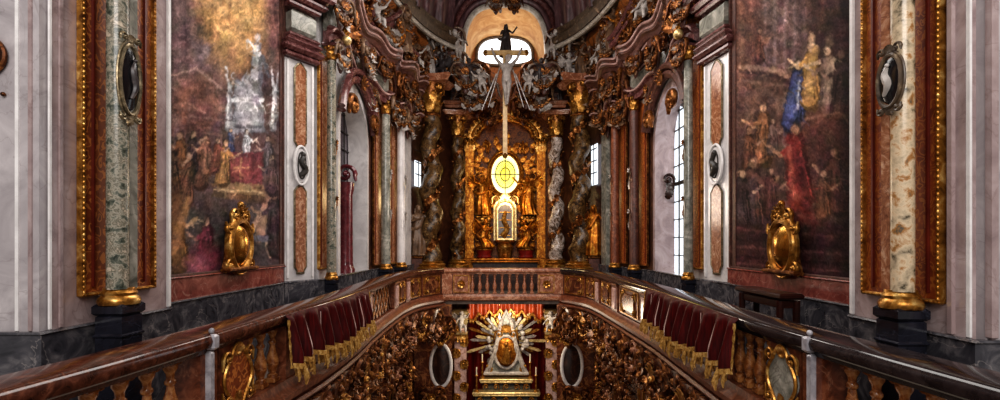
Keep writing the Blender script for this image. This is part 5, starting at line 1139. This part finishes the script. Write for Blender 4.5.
# ================================================================== LOWER ALTAR SEEN BELOW THE FAR BALUSTRADE
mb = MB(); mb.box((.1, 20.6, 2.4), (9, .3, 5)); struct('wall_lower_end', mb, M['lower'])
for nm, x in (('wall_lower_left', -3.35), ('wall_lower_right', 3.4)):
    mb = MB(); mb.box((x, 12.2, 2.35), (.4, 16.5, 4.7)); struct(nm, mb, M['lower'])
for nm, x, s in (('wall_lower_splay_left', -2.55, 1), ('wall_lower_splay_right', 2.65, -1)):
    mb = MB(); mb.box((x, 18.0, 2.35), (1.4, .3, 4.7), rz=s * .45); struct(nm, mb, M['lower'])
t = thing('altar_curtain', 'red velvet altar curtain with gathered sides behind the gilt sunburst', 'drapery', (.1, 20.2, 0))
mb = MB(); mb.grid(lambda u, v: (-1.5 + 3.2 * u, 20.2 - .08 * math.sin(u * 50) - .1 * abs(2 * u - 1), .2 + 4.6 * v), 120, 4); mb.build('back_cloth', M['velvetA'], t)
for s in (-1, 1):
    mb = MB(); mb.grid(lambda u, v: (.12 + s * (1.36 - .3 * u * (1 - .6 * math.sin(PI * v))), 19.6 - .09 * math.sin(u * 22), .2 + 4.3 * v), 40, 12); mb.build('side_drape', M['velvetA'], t)
t = thing('canopy', 'orange-red canopy valance with scalloped gold edge above the sunburst', 'canopy', (.1, 19.2, 4.2))
def scal(u): return .22 * abs(math.sin(u * PI * 7)) + .3 * (2 * u - 1) ** 2
mb = MB(); mb.grid(lambda u, v: (-1.35 + 2.9 * u, 19.2 - .06 * math.sin(u * 60), 4.8 - v * (.42 + scal(u))), 140, 5); mb.build('valance', noisy('orange_red_silk', [(.3, C(130, 40, 14)), (.7, C(198, 84, 34))], 3), t)
mb = MB(); mb.tube([(-1.35 + 2.9 * k / 70, 19.13, 4.38 - scal(k / 70)) for k in range(71)], .045, 6); [mb.ball((-1.35 + 2.9 * k / 28, 19.13, 4.32 - scal(k / 28)), (.05, .04, .08), 6) for k in range(29)]; mb.build('gold_edge', M['gold'], t)
SX, SZ, SY = .12, 3.05, 19.0
t = thing('sunburst', 'silver and gold sunburst of rays around the lower altar picture', 'sunburst', (SX, SY, 1.9)); rn = random.Random(21)
for k in range(44):
    a = 2 * PI * k / 44; mb = MB(); L = (1.6, 1.2, 1.42, 1.1)[k % 4] * (1.0 if math.sin(a) > -.5 else .72)
    m = T(SX, SY + .25, SZ + .1, 0, PI / 2 - a, 0); w = .055
    mb.prism([(-w * .5, .5), (w * .5, .5), (w * 1.1, L * .9), (0, L), (-w * 1.1, L * .9)], .06, m @ T(0, 0, 0, -.12 * (k % 3))); mb.build('ray', M[('paleg', 'silver', 'gold')[k % 3]], t)
mb = MB()
for k in range(40): a = rn.random() * 6.28; q = .62 + .22 * rn.random(); mb.ball((SX + q * math.cos(a), SY + .16, SZ + .1 + q * 1.0 * math.sin(a)), .05 + .06 * rn.random(), 8)
mb.build('cloud_ring', M['statue'], t)
t = thing('altar_picture', 'oval gold relief picture in a white triangular frame at the sunburst centre', 'picture', (SX, SY, 1.95))
mb = MB(); tri = [(-.78, 1.95), (-.4, 2.9), (-.2, 3.9), (0, 4.35), (.2, 3.9), (.4, 2.9), (.78, 1.95)]; mb.tube([(SX + x, SY - .08, z) for x, z in tri], .075, 8); mb.tube([(SX + x * .86, SY - .14, z) for x, z in tri], .03, 6); mb.box((SX, SY - .08, 1.97), (1.7, .2, .12), bev=.03); mb.build('triangular_frame', M['statue'], t)
mb = MB(); mb.prism([(x * .92, z) for x, z in tri], .03, T(SX, SY, 0)); mb.build('dark_ground', M['greym'], t)
mb = MB(); mb.lathe([(1, 0), (.9, .04), (.01, .08)], 32, T(SX, SY - .06, 2.78) @ Matrix.Rotation(PI / 2, 4, 'X') @ Matrix.Diagonal((.4, .56, 1, 1))); ov = mb.build('oval_relief', M['goldW'], t)
mb = MB(); mb.tube([(SX + .44 * math.cos(a), SY - .12, 2.78 + .61 * math.sin(a)) for a in [2 * PI * k / 36 for k in range(36)]], .06, 7, close=True); mb.build('oval_rim', M['statue'], ov)
mb = MB(); mb.tube([(SX - .05, SY - .16, 2.4), (SX + .04, SY - .18, 2.7), (SX, SY - .17, 3.0)], [.2, .15, .08], 8); mb.ball((SX, SY - .18, 3.1), .09, 8); mb.ball((SX + .12, SY - .18, 2.82), .07, 8); mb.build('relief_figure', M['gold'], ov)
mb = MB(); shell(mb, .34, T(SX, SY - .12, 3.55)); mb.build('gilt_crest', M['gold'], t); 
for s in (-1, 1):
    mb = MB(); scroll(mb, .16, 1.5, .04, T(SX + s * .26, SY - .12, 3.45, 0, 0, 0, (s, 1, 1)), .9); mb.build('gilt_scroll', M['gold'], t)
    mb = MB(); leaf(mb, .4, .2, .6, T(SX + s * .55, SY - .12, 2.05, 0, s * .6, 0)); mb.build('gilt_leaf', M['gold'], t)
t = thing('altar_table', 'lower altar table with stacked gilt shelves beneath the sunburst', 'altar', (SX, 18.6, 0))
for k, (z, w, y) in enumerate(((1.78, 2.0, 18.85), (1.36, 2.5, 18.6), (.95, 2.9, 18.4))):
    mb = MB(); mb.box((SX, y, z), (w, .5, .09), bev=.02); mb.box((SX, y - .22, z - .07), (w - .06, .06, .06), bev=.015); sh = mb.build('shelf', M['paleg'], t)
    mb = MB(); mb.box((SX, y + .1, z - .26), (w - .2, .3, .36)); mb.build('riser', M['plinth'], sh)
    for q in range(5): mb = MB(); scroll(mb, .1, 1.4, .025, T(SX + (q - 2) * w * .19, y - .18, z - .24, 0, 0, 0, (1 if q % 2 else -1, 1, 1)), .9); mb.build('gilt_scroll', M['gold'], sh)
mb = MB(); mb.box((SX, 18.5, .4), (3.1, 1.0, .8), bev=.03); mb.build('mensa', M['red_dado'], t)
def candlestick(x, y, z, h, lab):
    t = thing('candlestick', lab, 'candlestick', (x, y, z), 'candlesticks on the lower altar shelves')
    mb = MB(); mb.lathe([(.1, 0), (.1, .03), (.05, .06), (.03, .12), (.05, .2), (.025, .3), (.035, .4 * h), (.02, .6 * h), (.07, .66 * h), (.06, .68 * h)], 12, T(x, y, z)); mb.build('stem', M['gold'], t)
    mb = MB(); mb.lathe([(.026, .67 * h), (.026, h)], 8, T(x, y, z)); mb.build('candle', M['candle'], t)
for i, (x, y, z, l) in enumerate(((-.78, 18.8, 1.825, 'far left on the top shelf'), (1.02, 18.8, 1.825, 'far right on the top shelf'), (-.98, 18.5, 1.405, 'far left on the middle shelf'), (1.22, 18.5, 1.405, 'far right on the middle shelf'))): candlestick(x, y, z, .9, 'gilt candlestick with white candle, ' + l + ' of the lower altar')
for s, wd in ((-1, 'left'), (1, 'right')):
    x = .12 + s * 1.72; t = thing('altar_pillar', 'cream and gold stucco pillar on the %s of the lower altar curtain' % wd, 'pillar', (x, 18.9, 0))
    mb = MB(); mb.box((x, 18.95, 2.2), (.44, .4, 4.2), bev=.06); mb.build('shaft', M['pinkm'], t)
    mb = MB()
    for k in range(8): leaf(mb, .5, .3, .7, T(x + .08 * (-1) ** k, 18.74, .5 + k * .42, 0, .4 * (-1) ** k, 0)); scroll(mb, .13, 1.4, .035, T(x + .1 * (-1) ** k, 18.72, .7 + k * .42, 0, 0, 0, ((-1) ** k, 1, 1)), 1)
    mb.build('gilt_foliage', M['gold'], t)
    mb = MB(); mb.box((x, 18.85, 4.3), (.62, .56, .18), bev=.05); [leaf(mb, .45, .24, .9, T(x + k * .16, 18.66, 3.85)) for k in (-1, 0, 1)]; mb.build('capital', M['paleg'], t)
    figure('putto_seat', 'cherub', 'white cherub at the top of the %s pillar of the lower altar' % wd, 'cherub', (x - s * .06, 18.45, 3.62), .95, M['statue'], -s * .4)
    tt = thing('cherub_bracket', 'small gilt bracket under the cherub on the %s lower altar pillar' % wd, 'bracket', (x - s * .06, 18.5, 3.3)); mb = MB(); mb.box((x - s * .06, 18.52, 3.57), (.46, .44, .08), bev=.03); mb.build('shelf', M['paleg'], tt); mb = MB(); [leaf(mb, .34, .2, -.6, T(x - s * .06 + .13 * k, 18.62, 3.54, PI, 0, 0)) for k in (-1, 0, 1)]; mb.build('leaf', M['gold'], tt)
    x2 = .12 + s * 2.3; tt = thing('oval_niche', 'dark oval niche with white rim on the %s of the lower altar' % wd, 'niche', (x2, 17.6, 2.0))
    mb = MB(); mb.tube([(x2 + .36 * math.cos(a), 17.55, 2.6 + .75 * math.sin(a)) for a in [2 * PI * k / 36 for k in range(36)]], .06, 8, close=True); mb.build('white_rim', M['bead'], tt)
    mb = MB(); mb.lathe([(1, 0), (.9, .03), (.01, .05)], 30, T(x2, 17.62, 2.6) @ Matrix.Rotation(PI / 2, 4, 'X') @ Matrix.Diagonal((.36, .75, 1, 1))); mb.build('dark_field', M['darkwall'], tt)
# ================================================================== CARVED ORNAMENT (kits copied as individual things)
def kit(seed, w, h, mats, cherub=False):
    """one bracket of scrolls, leaves and a rosette, facing -y, hung from z=0 downwards; returns list of (name, mesh)"""
    r = random.Random(seed); out = []
    mb = MB()
    for s in (-1, 1):
        scroll(mb, w * r.uniform(.2, .28), r.uniform(1.3, 1.7), w * .06, T(s * w * .26, -.1, -h * .2, r.uniform(-.2, .2), r.uniform(-.3, .3), 0, (s, 1, 1)), 1.0)
        scroll(mb, w * r.uniform(.13, .2), 1.4, w * .045, T(s * w * .16, -.14, -h * .62, 0, r.uniform(-.3, .3), 0, (s, 1, -1)), 1.1)
    out.append(('scroll', mb, mats[0])); mb = MB()
    for k in range(11):
        a = r.uniform(-1.5, 1.5); leaf(mb, h * r.uniform(.28, .5), w * r.uniform(.16, .26), r.uniform(.5, 1.2), T(r.uniform(-.3, .3) * w, -.06 - .1 * r.random(), -h * r.uniform(.15, .75), r.uniform(-.2, .3), PI + a, 0))
    out.append(('leaf_spray', mb, mats[1])); mb = MB()
    if r.random() < .5: shell(mb, w * .3, T(0, -.2, -h * .35))
    else: rosette(mb, w * .2, T(0, -.22, -h * .3))
    out.append(('rosette', mb, mats[2])); mb = MB(); garland(mb, w * .8, h * .3, w * .07, T(0, -.14, -h * .5), 9, r); out.append(('flower_garland', mb, mats[2]))
    mb = MB(); mb.lathe([(w * .05, -h), (w * .12, -h * .9), (w * .2, -h * .6), (w * .34, -h * .25), (w * .42, -.05), (w * .46, 0)], 14, Matrix.Diagonal((1, .5, 1, 1))); out.append(('bracket_body', mb, mats[3]))
    return [(n, m.mesh(n, mt, (0, 0, 0), True, 50)) for n, m, mt in out]
def place_kit(k, name, label, cat, p, d, sc, group, flip=False):
    t = thing(name, label, cat, p, group); t.rotation_euler = (0, 0, math.atan2(d[1], d[0]) + PI / 2); t.scale = (sc * (-1 if flip else 1), sc, sc)
    for n, me in k: inst(n, me, t)
    return t
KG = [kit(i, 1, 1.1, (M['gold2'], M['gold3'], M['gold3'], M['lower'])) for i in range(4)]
KR = [kit(i + 40, 1, 1.1, (M['rosy'], M['gold3'], M['gold2'], M['lower'])) for i in range(2)]
KW = [kit(i + 10, 1, 1.1, (M['gold3'], M['gold2'], M['gold'], M['lower'])) for i in range(3)]
KS = [kit(i + 20, 1, 1.0, (M['statueB'], M['statue'], M['gold2'], M['purple2'])) for i in range(3)]
KD = [kit(i + 30, 1, 1.0, (M['gold3'], M['statueB'], M['gold2'], M['purple2'])) for i in range(3)]
# under the side galleries: a row of brackets and a lower row of foliage on the wall
for wd, P, s in (('left', BL, 1), ('right', BR, -1)):
    ys = [4.6, 5.3, 6.0, 6.7, 7.4, 8.2, 9.0, 9.8, 10.7, 11.6, 12.5, 13.4, 14.2, 14.9, 15.5]
    for i, y in enumerate(ys):
        q, tq = at_y(P, y); n = Vector((tq.y, -tq.x)) * s
        place_kit((KG + KR + KW)[(i * 4 + (s > 0)) % 9], 'gallery_bracket', 'gilt scroll bracket under the %s gallery, %s from the near end' % (wd, ORD[i]), 'bracket', (q.x - n.x * .02, q.y - n.y * .02, 4.86), tuple(n), .95 + .12 * math.sin(i * 2.3), 'brackets under the %s gallery' % wd, i % 2)
    xw = -3.14 if s > 0 else 3.19
    for i, y in enumerate([7.6, 8.5, 9.5, 10.5, 11.5, 12.5, 13.5, 14.5, 15.6]):
        for j, z in enumerate((3.35, 2.1)):
            place_kit((KG + KR + KW)[(i * 2 + j * 4) % 9], 'wall_relief', 'gilt foliage relief on the lower %s wall, %s row, %s from the near end' % (wd, ('upper', 'lower')[j], ORD[i]), 'ornament', (xw, y + .3 * j, z), (s, 0), 1.15, 'foliage reliefs on the lower %s wall' % wd, (i + j) % 2)
    for i, y in enumerate([8.0, 11.0, 13.4, 15.9]):
        t = thing('lower_pilaster', 'slim gilt-edged pilaster on the lower %s wall, %s from the near end' % (wd, ORD[i]), 'pilaster', (xw, y, 0), 'pilasters on the lower %s wall' % wd)
        mb = MB(); mb.box((xw + s * .06, y, 2.2), (.14, .5, 4.4), bev=.02); mb.build('shaft', M['rail'], t)
        mb = MB(); [mb.box((xw + s * .15, y + q * .19, 2.2), (.05, .07, 4.3), bev=.015) for q in (-1, 1)]; mb.build('gilt_edge', M['gold'], t)
    # splay walls flanking the lower altar
    for i, (x, z) in enumerate(((-2.75, 4.45), (-2.2, 4.3), (-2.55, 1.9))):
        place_kit(KW[i % 3], 'wall_relief', 'gilt foliage relief beside the %s oval niche, %s' % (wd, ('outer upper', 'inner upper', 'below it')[i]), 'ornament', ((x if s > 0 else -x + .1), 17.5, z), (s * .3, -1), 1.0, None, i % 2)

# on and under the great entablature
for wd, path, s in (('left', ENT_L, 1), ('right', ENT_R, -1)):
    n = len(path)
    def pn(i):
        a, b = Vector(path[max(0, i - 1)]), Vector(path[min(n - 1, i + 1)]); t_ = (b - a).normalized(); return Vector(path[i]), Vector((t_.y, -t_.x)) * s
    for k, i in enumerate((2, 9, 16, 22, 28, 34, 40)):
        p, nn = pn(i); q = p + nn * .3; place_kit((KG if k % 3 == 1 else KD if s < 0 or k % 2 else KS)[k % 3], 'frieze_ornament', 'carved scroll and leaf ornament on the %s frieze, %s from the pilaster' % (wd, ORD[k]), 'ornament', (q.x, q.y, 11.72 + .1 * (k % 2)), tuple(nn), .62 + .1 * (k % 3), 'carvings on the %s frieze' % wd, k % 2)
    for k, i in enumerate((4, 19, 27, 33, 39)):
        p, nn = pn(i); q = p + nn * .12; place_kit((KD if s < 0 else KS)[(k + 1) % 3], 'hanging_ornament', 'carved pendant of leaves and flowers under the %s architrave, %s from the pilaster' % (wd, ORD[k]), 'ornament', (q.x, q.y, 10.95), tuple(nn), .6 + .05 * k, 'pendants under the %s architrave' % wd, k % 2)
    for k, i in enumerate((3, 10, 15, 20, 24, 29, 34, 39, 43)):
        p, nn = pn(i); q = p + nn * .25; place_kit((KD, KS, KG)[(k + (s < 0)) % 3][k % 3], 'cove_ornament', 'carved scroll crest above the %s cornice, %s from the pilaster' % (wd, ORD[k]), 'ornament', (q.x, q.y, 13.15 + .12 * (k % 2)), tuple(nn), 1.0, 'crests above the %s cornice' % wd, k % 2)
    # volutes breaking up through the cornice
    for k, i in enumerate((6, 14, 23, 31)):
        p, nn = pn(i); q = p + nn * .35; m = Matrix.Translation((q.x, q.y, 12.45)) @ frame_axes(nn)
        t = thing('broken_pediment', 'swept %s-curl of dark mauve pediment on the %s cornice, %s from the pilaster' % ('scroll', wd, ORD[k]), 'pediment', (q.x, q.y, 12.3), 'pediment curls on the %s cornice' % wd)
        mb = MB(); arc = [(-.9 + 1.5 * v, 0, .0 + .95 * v ** 1.8) for v in [j / 12 for j in range(13)]]
        mm = m @ Matrix.Diagonal(((-1) ** k, 1, 1, 1)); mb.tube(arc, .1, 8, mm); mb.tube([(x, -.1, z + .15) for x, y, z in arc], .07, 8, mm); mb.build('curved_moulding', M['purple'], t)
        mb = MB(); scroll(mb, .22, 1.6, .07, mm @ T(.6, -.1, .85, 0, 0, 0, (-1, 1, 1)), .6); mb.build('volute', M['gold2'] if s < 0 else M['statueB'], t)
    # cherubs and angels along the cornice
    for k, (key, i, h, z, mt) in enumerate((('putto_seat', 5, .95, 12.36, 'statueB'), ('putto', 11, .95, 12.4, 'statue'), ('putto_seat', 18, 1.0, 12.36, 'statue'), ('putto', 26, .95, 12.4, 'goldW'), ('angel', 32, 1.35, 12.36, 'statueB'), ('putto_seat', 38, .9, 12.36, 'statue'), ('putto', 43, .9, 12.4, 'statueB'))):
        p, nn = pn(i); q = p + nn * .42
        figure(key, 'cherub' if 'putto' in key else 'angel_statue', '%s %s on the %s cornice, %s figure from the pilaster' % ({'statue': 'white', 'statueB': 'bronzed', 'goldW': 'gilt'}[mt], 'winged cherub' if 'putto' in key else 'robed angel', wd, ORD[k]), 'cherub' if 'putto' in key else 'statue', (q.x, q.y, z), h, M[mt if s > 0 else ('statueB' if mt == 'statue' and k % 3 else mt)] if 0 else M[mt], math.atan2(nn.y, nn.x) + PI / 2 - s * .5, 'figures on the %s cornice' % wd)
    # gilt head with a pearl in the frieze beside the pilaster
    x, y = (-3.32, 10.25) if s > 0 else (3.6, 9.95)
    t = thing('mask', 'gilt winged head holding a pearl on the %s frieze above the slim column' % wd, 'mask', (x, y, 11.0)); m = Matrix.Translation((x, y, 11.12)) @ frame_axes((s, -.8))
    mb = MB(); mb.ball((0, -.1, .12), (.12, .12, .16), 12, m); mb.ball((0, -.22, .1), (.025, .03, .04), 6, m); mb.ball((-.045, -.2, .15), .022, 6, m); mb.ball((.045, -.2, .15), .022, 6, m); mb.build('head', M['gold'], t)
    mb = MB(); [leaf(mb, .34, .18, .5, m @ T(.1 * q, -.02, .12, 0, q * .9, 0)) for q in (-1.6, -1, -.3, .3, 1, 1.6)]; mb.build('leaf_collar', M['gold2'], t)
    mb = MB(); mb.ball((0, -.2, -.12), .1, 12, m); mb.build('pearl', M['paleg'], t)

# figures and carvings crowding the capitals and the foot of the arch
F = [('angel', -2.55, 16.7, 12.45, 1.5, 'statue', .5, 'white angel standing on the left large column capital'), ('putto_seat', -2.05, 16.75, 12.45, 1.0, 'statueD', -.3, 'dark seated cherub on the inner side of the left large capital'),
     ('angel', 2.7, 16.7, 12.45, 1.5, 'statueB', -.5, 'bronzed angel standing on the right large column capital'), ('putto_seat', 2.2, 16.75, 12.45, 1.0, 'statue', .3, 'white seated cherub on the inner side of the right large capital'),
     ('saint', -1.72, 18.55, 12.14, 1.3, 'statueD', .6, 'dark robed statue above the left small twisted column'), ('saint', 2.0, 18.55, 12.14, 1.3, 'statueD', -.6, 'dark robed statue above the right small twisted column')]
for key, x, y, z, h, mt, rz, lab in F: figure(key, 'cherub' if 'putto' in key else ('angel_statue' if key == 'angel' else 'robed_statue'), lab, 'cherub' if 'putto' in key else 'statue', (x, y, z), h, M[mt], rz)
rn = random.Random(77)
for s, wd in ((-1, 'left'), (1, 'right')):
    spots = [(1.95, 17.35, 14.3), (2.15, 17.2, 13.75), (1.75, 17.3, 13.45), (1.35, 17.2, 13.0), (1.0, 17.4, 12.75), (2.35, 17.1, 13.3), (.75, 17.9, 12.6), (1.25, 17.9, 12.5), (2.9, 16.6, 13.5), (2.7, 17.0, 14.0)]
    for k, (x, y, z) in enumerate(spots):
        place_kit((KS if s < 0 or k % 2 else KD)[k % 3], 'arch_carving', 'carved stucco scroll cluster at the %s foot of the bright window arch, %s counted inwards' % (wd, ORD[k]), 'ornament', (AX + s * x, y, z), (-s * .2, -1), .8 + .2 * rn.random(), 'stucco clusters around the arch', k % 2)
    pf = [('putto', 1.55, 17.0, 13.15, 1.0, 'statue'), ('putto', 2.05, 16.95, 13.35, 1.0, 'statue'), ('putto', 1.05, 17.1, 12.35, .9, 'statueD'), ('putto', .72, 17.0, 12.0, .85, 'statue'), ('putto', 1.4, 17.5, 12.2, .9, 'statueB')]
    for k, (key, x, y, z, h, mt) in enumerate(pf):
        figure(key, 'cherub', '%s flying cherub on the %s side of the cross, %s' % ({'statue': 'white', 'statueD': 'dark', 'statueB': 'bronzed'}[mt], wd, ('level with its beam', 'outermost and highest', 'below the beam', 'closest to the upright', 'behind the others')[k]), 'cherub', (AX + s * x, y, z), h, M[mt], -s * (.7 - .2 * k), 'cherubs around the cross', tilt=s * .25)
    for k, (x, y, z) in enumerate(((1.1, 19.2, 12.75), (.7, 19.4, 12.5), (1.5, 19.3, 13.1))):
        place_kit(KG[(k + (s > 0)) % 4], 'altar_carving', 'gilt foliage cluster above the golden altar arch, %s side, %s' % (wd, ('middle', 'inner', 'outer')[k]), 'ornament', (AXC + s * x, y, z), (0, -1), .95, None, k % 2)
    place_kit(KS[0] if s < 0 else KD[0], 'arch_carving', 'dark spiky foliage hanging from the crown of the bright window arch, %s half' % wd, 'ornament', (AX + s * .32, 17.45, 15.42), (0, -1), .55, None, s > 0)
    for k, (x, y, z) in enumerate(((2.28, 18.9, 11.2), (2.3, 18.9, 9.6), (2.3, 18.9, 8.0))):
        pass
    # capitals flanks: gilt drops on the choir wall beside the twisted columns
    for k, (t_, z) in enumerate(((.5, 11.6), (.95, 11.6), (1.25, 12.2))):
        P_ = LP if s < 0 else RP; x, y = on(P_, t_) if t_ < 1 else (P_[1][0] + (P_[2][0] - P_[1][0]) * (t_ - 1), P_[1][1] + (P_[2][1] - P_[1][1]) * (t_ - 1))
        nv = nl if s < 0 else nr; place_kit(KD[k], 'wall_carving', 'carved gilt drop high on the choir wall beside the %s twisted column, %s' % (wd, ORD[k]), 'ornament', (x + nv.x * .15, y + nv.y * .15, z), tuple(nv), 1.1, None, k % 2)
    # statue half hidden between the wall and the large twisted column
    x, y = (-2.85, 16.75) if s < 0 else (3.02, 16.7)
    tt = thing('statue_pedestal', 'dark pedestal of the statue beside the %s large twisted column' % wd, 'pedestal', (x, y, FL)); mb = MB(); mb.box((x, y, 5.7), (.34, .34, 1.4), bev=.03); mb.build('block', M['purple2'], tt); mb = MB(); mb.box((x, y, 6.43), (.4, .4, .08), bev=.02); mb.build('top_moulding', M['gold2'], tt)
    figure('saint', 'robed_statue', 'bronzed robed statue standing beside the %s large twisted column' % wd, 'statue', (x, y, 6.47), 1.75, M['statueB' if s < 0 else 'goldW'], -s * .5)

# ================================================================== CAMERA AND LIGHT
cam = bpy.data.cameras.new('camera'); co = bpy.data.objects.new('camera', cam); COL.objects.link(co); co.location = (0, 0, CAMZ); co.rotation_euler = (PI / 2, 0, 0)
cam.sensor_width = 36; cam.lens = 18; cam.shift_x = -.003; cam.shift_y = .043; cam.clip_start = .05; SC.camera = co
w = bpy.data.worlds.new('world'); SC.world = w; w.use_nodes = True; w.node_tree.nodes['Background'].inputs[0].default_value = (1, .95, .92, 1); w.node_tree.nodes['Background'].inputs[1].default_value = .34
def area(name, loc, rot, size, power, col, sy=None):
    l = bpy.data.lights.new(name, 'AREA'); l.energy = power; l.color = col; l.size = size
    if sy: l.shape = 'RECTANGLE'; l.size_y = sy
    o = bpy.data.objects.new(name, l); COL.objects.link(o); o.location = loc; o.rotation_euler = rot; return o
def point(name, loc, power, col, r=.3):
    l = bpy.data.lights.new(name, 'POINT'); l.energy = power; l.color = col; l.shadow_soft_size = r; o = bpy.data.objects.new(name, l); COL.objects.link(o); o.location = loc; return o
area('rear_fill_light', (0, -3, 11.5), (math.radians(72), 0, 0), 6, 620, (1, .97, .95), 4)  # unseen fill lamp added behind the camera
area('vault_light', (0, 9, 13.2), (0, 0, 0), 4, 420, (1, .96, .92), 6)
area('right_window_light', (4.3, 11.6, 9), (0, math.radians(90), 0), 2, 12, (.95, .97, 1), 3)
point('choir_fill', (0, 13.0, 8.0), 150, (1, .86, .72), .6)
point('upper_fill', (0, 12.5, 11.8), 120, (1, .92, .86), .6)
point('front_rail_fill', (0, 12.6, 6.6), 16, (1, .78, .56), 1.2)  # added lamp that brightens the far balustrade
point('altar_fill', (.1, 18.9, 8.6), 70, (1, .72, .36), .4)  # added warm lamp in front of the upper altar
point('lower_altar_fill', (.1, 17.6, 4.2), 190, (1, .86, .66), .7)  # added fill lamp under the choir gallery
point('arch_light', (.1, 18.6, 14.2), 36, (1, .93, .82), .3)
area('nave_low_light', (0, 9, 1.0), (math.radians(180), 0, 0), 3, 60, (1, .8, .62), 8)
SC.view_settings.view_transform = 'Standard'; SC.view_settings.look = 'Medium High Contrast'; SC.view_settings.exposure = 0
SC.cycles.use_denoising = True; SC.cycles.max_bounces = 6; SC.cycles.sample_clamp_indirect = 3.0
